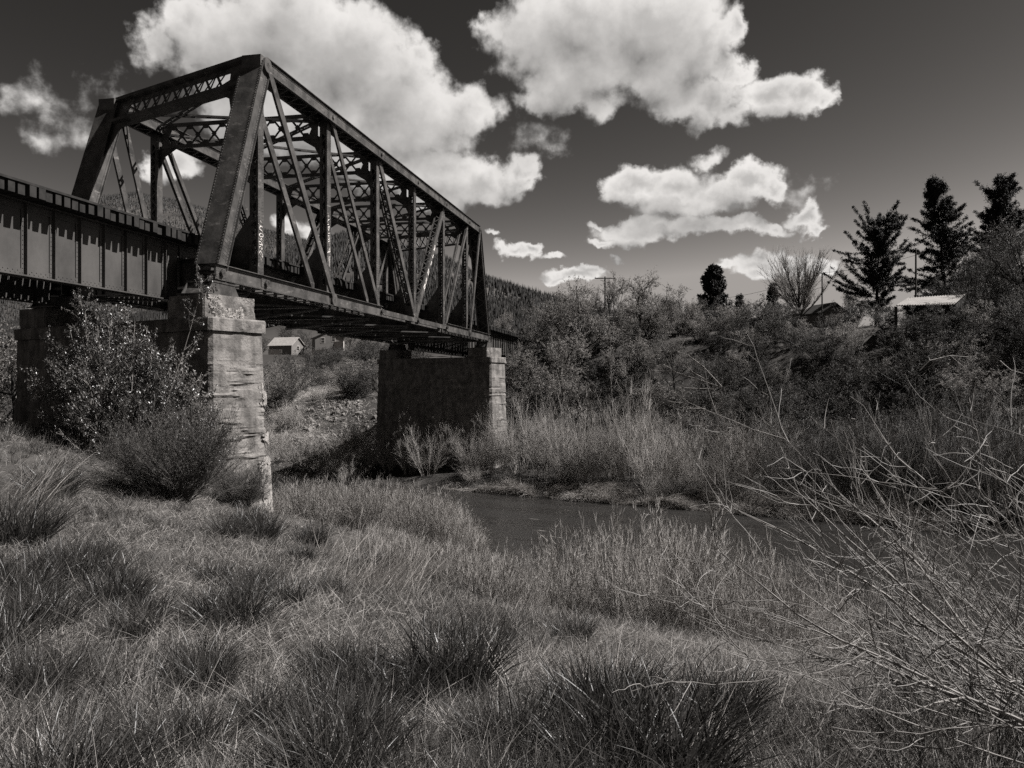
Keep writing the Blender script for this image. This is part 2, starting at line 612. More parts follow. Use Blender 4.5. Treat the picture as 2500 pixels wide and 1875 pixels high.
PT_L = np.array([(-60, -0.9), (-10, -1.45), (0, -1.6), (5, -1.9), (11, -2.4), (13.5, -3.0), (17.5, -4.1), (22, -5.4), (25, -6.2), (27, -7.4), (30, -8.3), (43, -8.3), (45.4, -7.35), (46.6, -6.8), (49, -6.3),
                 (53, -6.0), (58, -4.9), (64, -2.0), (68, -1.2), (75, -0.8), (90, 0.2), (110, 3.6), (150, 6.8), (200, 9)])
PT_M = np.array([(-60, -0.9), (-10, -1.45), (0, -1.6), (3, -1.88), (6, -2.3), (9, -3.0), (12, -3.9), (16, -5.1), (20, -6.3), (22.5, -7.3), (26, -8.3), (43, -8.3), (45.4, -7.35), (46.6, -6.8), (49, -6.3),
                 (53, -5.6), (57, -4.0), (62, -0.6), (67, 3.2), (70, 4.3), (76, 4.9), (100, 5.6), (150, 7.5), (200, 9)])


def ground_z(x, y, detail=True):
    x, y = np.asarray(x, float), np.asarray(y, float)
    t = TV[0] * x + TV[1] * y
    u = UV[0] * x + UV[1] * y
    tw = t + 0.9 * (fbm(u * 0.12 + 9, t * 0.05, 2.0, 3) - 0.5) * 2 * sstep(t, 15, 40)
    zl = np.interp(tw, PT_L[:, 0], PT_L[:, 1])
    zm = np.interp(tw, PT_M[:, 0], PT_M[:, 1])
    near = sstep(u, -18, -6)
    far = sstep(u, -58, -38)
    w = np.where(t < 40, near, far)
    z = zl * (1 - w) + zm * w
    z = z + 1.1 * (1 - sstep(u, -22, -15.5)) * sstep(t, 3, 9) * (1 - sstep(t, 13.5, 18))
    if detail:
        amp = 0.10 + 0.25 * sstep(t, 45, 60)
        z = z + amp * 2 * (fbm(x * 0.55, y * 0.55, 0.0, 3) - 0.5)
    return z


# ------------------------------------------------------------------ ground, river, hills
azs = np.concatenate([np.linspace(-180, -46, 60, endpoint=False), np.linspace(-46, 46, 420, endpoint=False), np.linspace(46, 180, 60, endpoint=False)]) * np.pi / 180
rad = np.concatenate([[0.3], np.geomspace(0.8, 175, 260)])
A, R = np.meshgrid(azs, rad)
X, Y = np.sin(A) * R, np.cos(A) * R
Z = ground_z(X, Y)
na, nr = len(azs), len(rad)
ii, jj = np.meshgrid(np.arange(nr - 1), np.arange(na), indexing='ij')
j2 = (jj + 1) % na
quads = np.stack([ii * na + jj, ii * na + j2, (ii + 1) * na + j2, (ii + 1) * na + jj], -1).reshape(-1, 4)
quads = quads[:, ::-1]
o = link_mesh('ground', np.stack([X, Y, Z], -1).reshape(-1, 3), [quads, np.arange(na)[None, :]], 'soil', smooth=True)
tag(o, kind='structure')

bm_ = MB()
NU, NT = 60, 14
uu = np.linspace(-320, 120, NU)
tt = np.linspace(19, 51, NT)
U2, T2 = np.meshgrid(uu, tt)
V = np.stack([U2, T2, np.zeros_like(U2)], -1).reshape(-1, 3)
ii, jj = np.meshgrid(np.arange(NT - 1), np.arange(NU - 1), indexing='ij')
q = np.stack([ii * NU + jj, ii * NU + jj + 1, (ii + 1) * NU + jj + 1, (ii + 1) * NU + jj], -1).reshape(-1, 4)
o = link_mesh('river', V, [q], 'water')
o.rotation_euler = (0, 0, math.atan2(UV[1], UV[0]))
o.location = (0, 0, WATER_Z)
tag(o, kind='structure')

# two wooded ridges; heights read off the skyline
R1 = np.array([(-900, 640), (-200, 570), (0, 530), (150, 500), (234, 490), (335, 481), (430, 499), (494, 518), (563, 538), (642, 568), (693, 580), (760, 602), (900, 660), (1100, 740), (1300, 800), (2700, 830)], float)
R2 = np.array([(-900, 850), (300, 800), (560, 720), (650, 665), (700, 632), (760, 612), (800, 600), (838, 592), (900, 603), (1000, 628), (1091, 652), (1163, 684), (1240, 709), (1281, 722), (1386, 750), (1500, 780), (1700, 800), (2700, 820)], float)
D1, D2 = 1500.0, 680.0


def hill_z(a, r):
    px = 1250 + F * np.tan(np.clip(a, -1.2, 1.2))
    y = r * np.cos(a)
    z1 = (937.5 - np.interp(px, R1[:, 0], R1[:, 1])) / F * D1
    z2 = (937.5 - np.interp(px, R2[:, 0], R2[:, 1])) / F * D2
    base = 6.0 + 0.012 * np.clip(r - 170, 0, None)
    s1 = sstep(y, 620, D1) * 0.75 + 0.25 * np.clip((y - 620) / (D1 - 620), 0, 1)
    s1 = np.where(y > D1, 1 - 0.9 * sstep(y, D1, 2300), s1)
    s2 = sstep(y, 230, D2) * 0.6 + 0.4 * np.clip((y - 230) / (D2 - 230), 0, 1)
    s2 = np.where(y > D2, 1 - 0.95 * sstep(y, D2, 1050), s2)
    rough = (fbm(np.sin(a) * r * 0.012, y * 0.012, 0, 4) - 0.5)
    h1 = base + (z1 - base) * s1 * 1.0 + rough * 26 * s1 * (1 - 0.7 * sstep(y, 1300, 1500))
    h2 = base + (z2 - base) * s2 + rough * 12 * s2 * (1 - 0.7 * sstep(y, 580, 680))
    return np.maximum(h1, h2)


azh = np.linspace(-62, 62, 320) * np.pi / 180
rh = np.concatenate([np.linspace(170, 1000, 110), np.linspace(1012, 2600, 110)])
A, R = np.meshgrid(azh, rh)
Zh = hill_z(A, R)
Zh[0] = ground_z(np.sin(A[0]) * 170, np.cos(A[0]) * 170) - 0.05
na, nr = len(azh), len(rh)
ii, jj = np.meshgrid(np.arange(nr - 1), np.arange(na - 1), indexing='ij')
q = np.stack([ii * na + jj, (ii + 1) * na + jj, (ii + 1) * na + jj + 1, ii * na + jj + 1], -1).reshape(-1, 4)
q = q[:, ::-1]
o = link_mesh('hills', np.stack([np.sin(A) * R, np.cos(A) * R, Zh], -1).reshape(-1, 3), [q], 'hillsoil', smooth=True)
tag(o, kind='structure')
# open country beyond, out to the horizon
t_ = np.linspace(0, 2 * np.pi, 96, endpoint=False)
v = np.vstack([np.stack([np.sin(t_) * 160, np.cos(t_) * 160, np.full(96, -2.0)], 1), np.stack([np.sin(t_) * 9000, np.cos(t_) * 9000, np.full(96, -4.0)], 1)])
i = np.arange(96)
j = (i + 1) % 96
o = link_mesh('plain', v, [np.stack([i, i + 96, j + 96, j], 1)], 'hillsoil')
tag(o, kind='structure')

# ------------------------------------------------------------------ the truss bridge (built in its own axes: x along, y to the far truss, z up from the bottom chords)
bridge = empty('truss_bridge', B0, BROT, 'dark riveted through truss railway bridge with graffiti, resting on two concrete piers', 'bridge')


def frame(p0, p1, side=(0, 1, 0)):
    p0, p1 = np.asarray(p0, float), np.asarray(p1, float)
    d = p1 - p0
    L = np.linalg.norm(d)
    d /= L
    s = np.asarray(side, float)
    s = s - d * (s @ d)
    s /= np.linalg.norm(s)
    n = np.cross(d, s)
    if n[2] < 0 or (abs(n[2]) < 1e-6 and n[0] > 0):
        n = -n
    return p0, p1, d, s, n, L


def box_chord(mb, p0, p1, wid=0.62, dep=0.50, cover=True, riv=0, lace=0.42, flip=1):
    """built-up member: two webs, cover plate on the outer side, angles and lacing on the inner side; rivets on the side riv (-1 near, +1 far)"""
    p0, p1, d, s, n, L = frame(p0, p1)
    mid = (p0 + p1) / 2
    for k in (-1, 1):
        mb.obox(mid + s * k * wid / 2, d * L / 2, s * 0.014, n * dep / 2)
        mb.obox(mid + s * k * (wid / 2 + 0.055) - n * (dep / 2 - 0.012), d * L / 2, s * 0.045, n * 0.010)
        mb.obox(mid + s * k * (wid / 2 + 0.022) - n * (dep / 2 - 0.06), d * L / 2, s * 0.008, n * 0.045)
        mb.obox(mid + s * k * (wid / 2 + 0.022) + n * (dep / 2 - 0.05), d * L / 2, s * 0.008, n * 0.045)
    if cover:
        mb.obox(mid + n * (dep / 2 + 0.011), d * L / 2, s * (wid / 2 + 0.10), n * 0.011)
    nl = max(2, int(L / lace))
    for i in range(nl):
        a = p0 + d * (L * i / nl) - n * (dep / 2 + 0.004)
        b = p0 + d * (L * (i + 1) / nl) - n * (dep / 2 + 0.004)
        sg = 1 if i % 2 else -1
        mb.bar(a + s * sg * wid / 2, b - s * sg * wid / 2, 0.07, 0.008, side=np.cross(d, n) + d)
    if riv:
        ts = np.arange(0.06, L, 0.105)
        for off in (dep / 2 - 0.05, -dep / 2 + 0.06):
            mb.rivets(p0 + np.outer(ts, d) + s * riv * (wid / 2 + 0.032) + n * off, s * riv, 0.019, 0.016)
        if cover:
            for k in (-1, 1):
                mb.rivets(p0 + np.outer(ts, d) + s * k * (wid / 2 + 0.045) + n * (dep / 2 + 0.021), n, 0.021, 0.018)


def laced_post(mb, p0, p1, along=0.38, across=0.30, step=0.30, riv=0, sides=(-1, 1)):
    """two channels with zigzag lacing on the faces that look along the bridge"""
    p0, p1 = np.asarray(p0, float), np.asarray(p1, float)
    d = (p1 - p0) / np.linalg.norm(p1 - p0)
    L = np.linalg.norm(p1 - p0)
    s = np.array([0, 1.0, 0])
    n = np.cross(d, s)
    mid = (p0 + p1) / 2
    for k in (-1, 1):
        mb.obox(mid + s * k * across / 2, d * L / 2, s * 0.011, n * along / 2)
        for e in (-1, 1):
            mb.obox(mid + s * k * (across / 2 - 0.045) + n * e * (along / 2 - 0.008), d * L / 2, s * 0.034, n * 0.008)
    for e in sides:
        nl = max(2, int(L / step))
        for i in range(nl):
            for sg in ((-1, 1) if i % 2 else (1, -1))[:1]:
                a = p0 + d * (L * i / nl) + n * e * (along / 2 + 0.006)
                b = p0 + d * (L * (i + 1) / nl) + n * e * (along / 2 + 0.006)
                mb.bar(a + s * sg * across * 0.42, b - s * sg * across * 0.42, 0.012, 0.055, side=n)
        for zc in (0.25, L - 0.25):
            mb.obox(p0 + d * zc + n * e * (along / 2 + 0.007), d * 0.25, s * across * 0.49, n * 0.006)
    if riv:
        ts = np.arange(0.1, L, 0.11)
        for e in (-1, 1):
            mb.rivets(p0 + np.outer(ts, d) + s * riv * (across / 2 + 0.011) + n * e * (along / 2 - 0.055), s * riv, 0.016, 0.014)
        ts = np.arange(0.1, 2.6, 0.11)
        for e in (-0.4, 0.4):
            mb.rivets(p0 + np.outer(ts, d) + s * riv * (across / 2 + 0.011) + n * e * along * 0.5, s * riv, 0.016, 0.014)


def eyebar(parent, p0, p1, y, w=0.20, t=0.05, head=0.21):
    mb = MB()
    p0 = np.array([p0[0], y, p0[1]], float)
    p1 = np.array([p1[0], y, p1[1]], float)
    d = (p1 - p0) / np.linalg.norm(p1 - p0)
    n = np.cross(d, (0, 1, 0))
    neck = 0.62
    a, b = p0 + d * neck, p1 - d * neck
    mb.bar(a, b, t, w, side=(0, 1, 0))
    th = np.linspace(0.5, 2 * np.pi - 0.5, 14)
    for c, dd in ((p0, d), (p1, -d)):
        pts = [c + dd * (np.cos(q) * head) + n * (np.sin(q) * head) for q in th]
        pts = [c + dd * neck + n * w / 2] + pts + [c + dd * neck - n * w / 2]
        mb.prism(np.array(pts) - np.array([0, t / 2, 0]), (0, t, 0))
    return mb.build('eyebar', 'steel', parent)


def pin(parent, x, y, z, out=0.44):
    mb = MB()
    mb.cyl((x, y - out, z), (x, y + out, z), 0.085, n=14)
    for k in (-1, 1):
        mb.cyl((x, y + k * (out - 0.05), z), (x, y + k * out, z), 0.125, n=6)
    return mb.build('pin', 'steel', parent)


def lattice(mb, A, B, C, D, n, wflange=0.14, wbar=0.085, double=True, ends=0.0, plate=None, th=0.012):
    """lattice girder in the quadrilateral A-B (top) C-D (bottom); node plates where the bars meet the flanges"""
    A, B, C, D = (np.asarray(q, float) for q in (A, B, C, D))
    nrm = np.cross(B - A, C - A)
    nrm /= np.linalg.norm(nrm)
    mb.bar(A, B, 0.14, wflange, side=nrm)
    mb.bar(C, D, 0.14, wflange, side=nrm)
    top = lambda t: A + (B - A) * t
    bot = lambda t: C + (D - C) * t
    ts = np.linspace(ends, 1 - ends, n + 1)
    for i in range(n):
        mb.bar(top(ts[i]), bot(ts[i + 1]), th, wbar, side=nrm)
        if double:
            mb.bar(bot(ts[i]) + nrm * 0.013, top(ts[i + 1]) + nrm * 0.013, th, wbar, side=nrm)
    dv = (C - A) / np.linalg.norm(C - A)
    du = (B - A) / np.linalg.norm(B - A)
    hw = np.linalg.norm(B - A) * (ts[1] - ts[0])
    if double:
        for i in range(n + 1):
            for f, sg in ((top, 1), (bot, -1)):
                c = f(ts[i]) + nrm * 0.022
                k = 0.20
                mb.prism([c - du * k, c + du * k, c + du * k * 0.5 + dv * sg * 0.22, c - du * k * 0.5 + dv * sg * 0.22], nrm * 0.008)
            if i < n:
                c = (top((ts[i] + ts[i + 1]) / 2) + bot((ts[i] + ts[i + 1]) / 2)) / 2 + nrm * 0.022
                mb.prism([c - du * 0.13, c - dv * 0.13, c + du * 0.13, c + dv * 0.13], nrm * 0.008)
    for tA in (0, 1):
        sg = 1 if tA == 0 else -1
        a, c = top(tA), bot(tA)
        pts = [a, a + du * sg * 0.55, a + du * sg * 0.42 + dv * 0.35, a + du * sg * 0.30 + dv * 0.55, c + du * sg * 0.42 - dv * 0.1, c + du * sg * 0.55, c]
        mb.prism(np.array(pts) + nrm * 0.03, nrm * 0.012)


for near in (True, False):
    y = 0.0 if near else TW
    S = (lambda s: s) if near else (lambda s: 14 - s)          # the far truss is the near one turned end for end (skew span)
    e = -1 if near else 1
    x = lambda s: S(s) * HP
    riv = -1 if near else 0
    # end posts
    for a, b in ((0, 1), (13, 12)):
        mb = MB()
        box_chord(mb, (x(a), y, 0.16), (x(b), y, TH - 0.02), 0.64, 0.52, riv=(-1 if (near and a == 0) else 0))
        if near and a == 0:
            d = np.array([x(b) - x(a), 0, TH])
            d /= np.linalg.norm(d)
            n = np.cross(d, (0, 1, 0))
            for i in range(7):
                for j in range(6):
                    mb.rivets([(x(a), y, 0.16) + d * (0.35 + i * 0.13) + n * (-0.2 + j * 0.08) + np.array([0, -0.335, 0])], (0, -1, 0), 0.017, 0.013)
        if not near and S(a) > 2 and a == 13:
            pass
        mb.build('end_post', 'steel', bridge)
    # top chord
    mb = MB()
    box_chord(mb, (x(1) - e * -0.0, y, TH), (x(12), y, TH), 0.64, 0.50, riv=riv)
    for s in (1, 12):
        mb.obox((x(s), y, TH + 0.02), (0.36, 0, 0), (0, 0.345, 0), (0, 0, 0.24))
    if near:
        ts = np.arange(x(1), x(12), 0.14)
        for off in (-0.06, 0.05):
            mb.rivets(np.stack([ts, np.full_like(ts, y - 0.335), np.full_like(ts, TH + off)], 1)[:len(ts) // 2], (0, -1, 0), 0.014, 0.010)
        for s in (3, 5, 7, 9, 11):
            mb.obox((x(s), y - 0.336, TH), (0.40, 0, 0), (0, 0.007, 0), (0, 0, 0.18))
            mb.cyl((x(s), y - 0.345, TH), (x(s), y - 0.40, TH), 0.085, n=8)
    else:
        for s in (3, 5, 7, 9, 11):
            mb.obox((x(s), y - 0.336, TH), (0.40, 0, 0), (0, 0.007, 0), (0, 0, 0.18))
    mb.build('top_chord', 'steel', bridge)
    # bottom chord: riveted box at the ends, eyebars in the middle
    for a, b in ((0, 5), (9, 13)):
        mb = MB()
        xa, xb = sorted((x(a), x(b)))
        if a == 0:
            xa, xb = (xa - 0.32, xb) if near else (xa, xb + 0.32)
        else:
            xa, xb = (xa, xb + 0.32) if near else (xa - 0.32, xb)
        for k in (-1, 1):
            mb.obox(((xa + xb) / 2, y + k * 0.31, 0), ((xb - xa) / 2, 0, 0), (0, 0.014, 0), (0, 0, 0.25))
            for zz in (-0.24, 0.24):
                mb.obox(((xa + xb) / 2, y + k * 0.37, zz), ((xb - xa) / 2, 0, 0), (0, 0.05, 0), (0, 0, 0.011))
                mb.obox(((xa + xb) / 2, y + k * 0.331, zz * 0.82), ((xb - xa) / 2, 0, 0), (0, 0.007, 0), (0, 0, 0.04))
        for xx in np.arange(xa + 0.3, xb, 0.8):
            mb.obox((xx, y, 0.257), (0.14, 0, 0), (0, 0.30, 0), (0, 0, 0.006))
            mb.obox((xx, y, -0.257), (0.14, 0, 0), (0, 0.30, 0), (0, 0, 0.006))
        if near:
            ts = np.arange(xa + 0.05, xb, 0.10)
            mb.rivets(np.stack([ts, np.full_like(ts, y - 0.339), np.full_like(ts, -0.20)], 1), (0, -1, 0), 0.018, 0.015)
            for s in (0, 1, 3, 11, 13):
                if xa < x(s) < xb:
                    mb.obox((x(s), y - 0.340, 0), (0.30, 0, 0), (0, 0.008, 0), (0, 0, 0.155))
                    for i in range(6):
                        for j in range(4):
                            mb.rivets([(x(s) - 0.25 + i * 0.10, y - 0.348, -0.12 + j * 0.08)], (0, -1, 0), 0.015, 0.012)
        mb.build('bottom_chord', 'steel', bridge)
    for a, b in ((5, 7), (7, 9)):
        for k in ((-0.30, -0.22, 0.22, 0.30) if near else (-0.28, 0.28)):
            eyebar(bridge, (x(a), 0), (x(b), 0), y + k, w=0.24, t=0.04, head=0.2)
    # posts
    for s in (3, 5, 7, 9, 11):
        mb = MB()
        laced_post(mb, (x(s), y, 0.10), (x(s), y, TH - 0.22), riv=riv, step=0.30)
        po = mb.build('post', 'steel', bridge)
    mb = MB()
    laced_post(mb, (x(1), y, 0.10), (x(1), y, TH - 0.22), riv=riv, step=0.30)
    mb.build('post', 'steel', bridge)
    # diagonals
    U, Lc = (lambda s: (x(s), TH)), (lambda s: (x(s), 0.0))
    for k in (-0.39, 0.39):
        eyebar(bridge, U(1), Lc(3), y + k, w=0.31, t=0.09, head=0.26)
    for k in (-0.25, 0.25):
        eyebar(bridge, U(3), Lc(5), y + k, w=0.25, t=0.08, head=0.24)
    for k in (-0.25, -0.17, 0.17, 0.25):
        eyebar(bridge, U(11), Lc(9), y + k, w=0.21, t=0.05)
    for k in (-0.37, 0.37):
        eyebar(bridge, U(12), Lc(11), y + k, w=0.29, t=0.08, head=0.24)
    for a in (5, 9):
        p0, p1 = np.array([x(7), y, 0.05]), np.array([x(a), y, TH - 0.1])
        mb = MB()
        d = (p1 - p0) / np.linalg.norm(p1 - p0)
        # open lattice: four angles with zigzag bars on the faces
        n = np.cross(d, (0, 1, 0))
        L = np.linalg.norm(p1 - p0)
        wv, wn = 0.21, 0.17
        for k in (-1, 1):
            mb.obox((p0 + p1) / 2 + np.array([0, k * wv, 0]), d * L / 2, (0, 0.012, 0), n * wn)
            for q in (-1, 1):
                mb.obox((p0 + p1) / 2 + np.array([0, k * (wv - 0.04), 0]) + n * q * wn, d * L / 2, (0, 0.04, 0), n * 0.009)
        nl = int(L / 0.32)
        for i in range(nl):
            for q in (-1, 1):
                sg = 1 if i % 2 else -1
                aa = p0 + d * (L * i / nl) + n * q * (wn + 0.012)
                bb = p0 + d * (L * (i + 1) / nl) + n * q * (wn + 0.012)
                mb.bar(aa + np.array([0, sg * wv * 0.9, 0]), bb - np.array([0, sg * wv * 0.9, 0]), 0.012, 0.06, side=n)
        for zc in (0.7, L - 0.5):
            for q in (-1, 1):
                mb.obox(p0 + d * zc + n * q * (wn + 0.013), d * 0.3, (0, wv, 0), n * 0.006)
        mb.build('laced_diagonal', 'steel', bridge)
    # pins
    for s in (0, 1, 3, 5, 7, 9, 11, 13):
        pin(bridge, x(s), y, 0.0)
    for s in (1, 12):
        pin(bridge, x(s), y, TH)
    # bearings on the piers
    for s in (0, 13):
        mb = MB()
        xx = x(s)
        zt, zb = -0.26, -0.76
        mb.box(xx - 0.62, xx + 0.62, y - 0.46, y + 0.46, zb + 0.40, zb + 0.45)
        mb.prism([(xx - 0.62, y - 0.44, zb + 0.40), (xx + 0.62, y - 0.44, zb + 0.40), (xx + 0.92, y - 0.44, zb + 0.03), (xx - 0.92, y - 0.44, zb + 0.03)], (0, 0.03, 0))
        mb.prism([(xx - 0.62, y + 0.41, zb + 0.40), (xx + 0.62, y + 0.41, zb + 0.40), (xx + 0.92, y + 0.41, zb + 0.03), (xx - 0.92, y + 0.41, zb + 0.03)], (0, 0.03, 0))
        for dx in (-0.55, -0.25, 0.05, 0.35):
            mb.prism([(xx + dx, y - 0.41, zb + 0.40), (xx + dx, y + 0.41, zb + 0.40), (xx + dx * 1.4, y + 0.41, zb + 0.03), (xx + dx * 1.4, y - 0.41, zb + 0.03)], (0.03, 0, 0))
        mb.box(xx - 1.0, xx + 1.0, y - 0.56, y + 0.56, zb, zb + 0.03)
        for k in (-0.3, 0.3):
            mb.prism([(xx - 0.35, y + k, zb + 0.45), (xx + 0.35, y + k, zb + 0.45), (xx + 0.1, y + k, 0.05), (xx - 0.1, y + k, 0.05)], (0, 0.05, 0))
        mb.build('bearing', 'steel', bridge)

# portals: skewed, in the slope of the end posts
for (sn, sf, lo_n, lo_f) in ((1, 2, 0, 1), (12, 13, 13, 14)):
    mb = MB()
    dn = np.array([(lo_n - sn) * HP, 0, -TH])
    dn /= np.linalg.norm(dn)
    A = np.array([sn * HP, 0.32, TH + 0.20])
    Bq = np.array([sf * HP, TW - 0.32, TH + 0.20])
    dep = 1.05
    nrm = np.cross(Bq - A, dn)
    nrm /= np.linalg.norm(nrm)
    if nrm[0] > 0:
        nrm = -nrm
    wd = (Bq - A)
    Lw = np.linalg.norm(wd)
    wd /= Lw
    for off in (0.0,):
        a, b = A + nrm * off, Bq + nrm * off
        mb.bar(a, b, 0.42, 0.16, side=nrm)
        mb.bar(a + dn * dep, b + dn * dep, 0.42, 0.14, side=nrm)
        mb.bar(a + dn * 0.13, b + dn * 0.13, 0.03, 0.16, side=nrm)
        nn = 9
        e0 = 1.0 / Lw
        ts = np.linspace(e0, 1 - e0, nn + 1)
        for i in range(nn):
            p0 = a + (b - a) * ts[i]
            p1 = a + (b - a) * ts[i + 1]
            mb.bar(p0 + dn * dep, p1 + dn * 0.16, 0.012, 0.10, side=nrm)
            mb.bar(p0 + dn * 0.16 + nrm * 0.02, p1 + dn * dep + nrm * 0.02, 0.012, 0.08, side=nrm)
        for i in range(nn):
            p0 = a + (b - a) * ((ts[i] + ts[i + 1]) / 2)
            mb.bar(p0 + dn * 0.2 + nrm * 0.17, p0 + dn * dep + wd * 0.25 + nrm * 0.17, 0.04, 0.022, side=nrm)
        # solid end plates and knee brackets
        for c, sg in ((a, 1), (b, -1)):
            mb.prism([c, c + wd * sg * 0.85, c + wd * sg * 0.70 + dn * dep, c + dn * dep], nrm * 0.02)
            k0 = c + dn * dep
            mb.prism([k0, k0 + wd * sg * 1.35, k0 + wd * sg * 0.55 + dn * 0.42, k0 + wd * sg * 0.14 + dn * 1.35, k0 + dn * 1.6], nrm * 0.03)
    mb.build('portal', 'steel', bridge)

# sway frames between the opposite posts, with deep corner plates
for s in (3, 5, 7, 9, 11):
    mb = MB()
    xs = s * HP
    lattice(mb, (xs, 0.30, TH + 0.12), (xs, TW - 0.30, TH + 0.12), (xs, 0.30, TH - 0.80), (xs, TW - 0.30, TH - 0.80), 8, ends=0.075)
    for yy, sg in ((0.16, 1), (TW - 0.16, -1)):
        mb.prism([(xs - 0.03, yy, TH - 0.75), (xs - 0.03, yy + sg * 0.95, TH - 0.82), (xs - 0.03, yy + sg * 0.30, TH - 1.20), (xs - 0.03, yy, TH - 1.75)], (0.02, 0, 0))
    mb.build('sway_frame', 'steel', bridge)

# lateral bracing in the plane of the top chords
xs = [(1, 2)] + [(s, s) for s in (3, 5, 7, 9, 11)] + [(12, 13)]
for i in range(len(xs) - 1):
    for a, b in (((xs[i][0], 0.0), (xs[i + 1][1], TW)), ((xs[i][1], TW), (xs[i + 1][0], 0.0))):
        mb = MB()
        p0 = np.array([a[0] * HP, a[1], TH - 0.12])
        p1 = np.array([b[0] * HP, b[1], TH - 0.12])
        d = (p1 - p0) / np.linalg.norm(p1 - p0)
        p0, p1 = p0 + d * 0.36, p1 - d * 0.36
        s_ = np.cross(d, (0, 0, 1))
        zo = np.array([0, 0, 0.10 if a[1] == 0 else -0.06])
        L = np.linalg.norm(p1 - p0)
        for k in (-0.09, 0.09):
            mb.bar(p0 + s_ * k + zo, p1 + s_ * k + zo, 0.06, 0.07, side=s_)
        for tt_ in np.arange(0.3, L, 0.6):
            mb.bar(p0 + d * tt_ - s_ * 0.1 + zo, p0 + d * tt_ + s_ * 0.1 + zo, 0.16, 0.01, side=d)
        mb.build('lateral_brace', 'steel', bridge)

# floor: beams across, stringers along, ties and rails
for (sn, sf) in ((0.15, 1.15), (1, 1), (3, 3), (5, 5), (7, 7), (9, 9), (11, 11), (12.85, 13.85), (13, 13)):
    if sn == 13:
        continue
    mb = MB()
    p0, p1 = np.array([sn * HP, 0.35, 0.0]), np.array([sf * HP, TW - 0.35, 0.0])
    mb.bar(p0 + (0, 0, 0.12), p1 + (0, 0, 0.12), 0.02, 0.86, side=(1, 0, 0))
    for zz in (-0.31, 0.55):
        mb.bar(p0 + (0, 0, zz), p1 + (0, 0, zz), 0.34, 0.03, side=(1, 0, 0))
    if sn == sf:
        for yy, sg in ((0.17, 1), (TW - 0.17, -1)):
            mb.prism([(sn * HP + 0.03, yy, 2.55), (sn * HP + 0.03, yy + sg * 1.45, 0.5), (sn * HP + 0.03, yy, 0.5)], (0.02, 0, 0))
    d = (p1 - p0) / np.linalg.norm(p1 - p0)
    for tt_ in np.arange(0.5, 7.0, 0.9):
        mb.obox(p0 + d * tt_ + np.array([0, 0, 0.12]), (0.10, 0, 0), (0, 0.006, 0), (0, 0, 0.41))
    mb.build('floor_beam', 'steel', bridge)

TIE_Y0, TIE_Y1, TIE_T = 0.95, 6.85, 1.31
for yy in (1.5, 3.15, 4.65, 6.3):
    mb = MB()
    mb.box(0.6, 13.3 * HP, yy - 0.012, yy + 0.012, 0.58, 1.02)
    for zz in (0.59, 1.02):
        mb.box(0.6, 13.3 * HP, yy - 0.13, yy + 0.13, zz - 0.012, zz + 0.012)
    if yy < 2:
        ts = np.arange(1.0, 30, 0.42)
        mb.rivets(np.stack([ts, np.full_like(ts, yy - 0.012), np.full_like(ts, 0.68)], 1), (0, -1, 0), 0.022, 0.02)
    mb.build('stringer', 'steel', bridge)
# bottom laterals
for i in range(6):
    sA = [1, 3, 5, 7, 9, 11][i]
    sB = min(sA + 2, 13)
    for y0, y1 in ((0.35, TW - 0.35), (TW - 0.35, 0.35)):
        mb = MB()
        mb.bar((sA * HP, y0, -0.30 - 0.09 * (y0 < 1)), (sB * HP, y1, -0.30 - 0.09 * (y0 < 1)), 0.10, 0.07, side=(0, 1, 0))
        mb.build('bottom_brace', 'steel', bridge)


def deck(parent, x0, x1, seed):
    r = np.random.default_rng(seed)
    mb = MB()
    for xx in np.arange(x0, x1, 0.295):
        a = r.uniform(-0.05, 0.05)
        mb.box(xx, xx + 0.205 + r.uniform(-0.01, 0.01), TIE_Y0 + a, TIE_Y1 + a, TIE_T - 0.28 + r.uniform(0, 0.01), TIE_T - r.uniform(0, 0.012))
    o = mb.build('tie_deck', 'tie', parent)
    for yy in (TIE_Y0 + 0.08, TIE_Y1 - 0.08):
        mb = MB()
        mb.box(x0, x1, yy - 0.10, yy + 0.10, TIE_T + 0.002, TIE_T + 0.06)
        mb.build('guard_timber', 'tie', parent)
    for yy in (3.16, 4.66):
        mb = MB()
        mb.box(x0, x1, yy - 0.07, yy + 0.07, TIE_T + 0.003, TIE_T + 0.02)
        mb.box(x0, x1, yy - 0.01, yy + 0.01, TIE_T + 0.02, TIE_T + 0.14)
        mb.box(x0, x1, yy - 0.036, yy + 0.036, TIE_T + 0.14, TIE_T + 0.18)
        mb.build('rail', 'steel', parent)


deck(bridge, 0.8, 13.2 * HP, 3)

# spray paint on the posts: (across -1..1, up in metres), laid on the outer faces
def paint(strokes, fn, rad_, name='graffiti', label=None):
    mb = MB()
    for st in strokes:
        for (a0, b0), (a1, b1) in zip(st[:-1], st[1:]):
            mb.cyl(fn(a0, b0), fn(a1, b1), rad_, n=5)
    o = mb.build(name, 'paint', bridge)
    if label:
        o['label'] = label


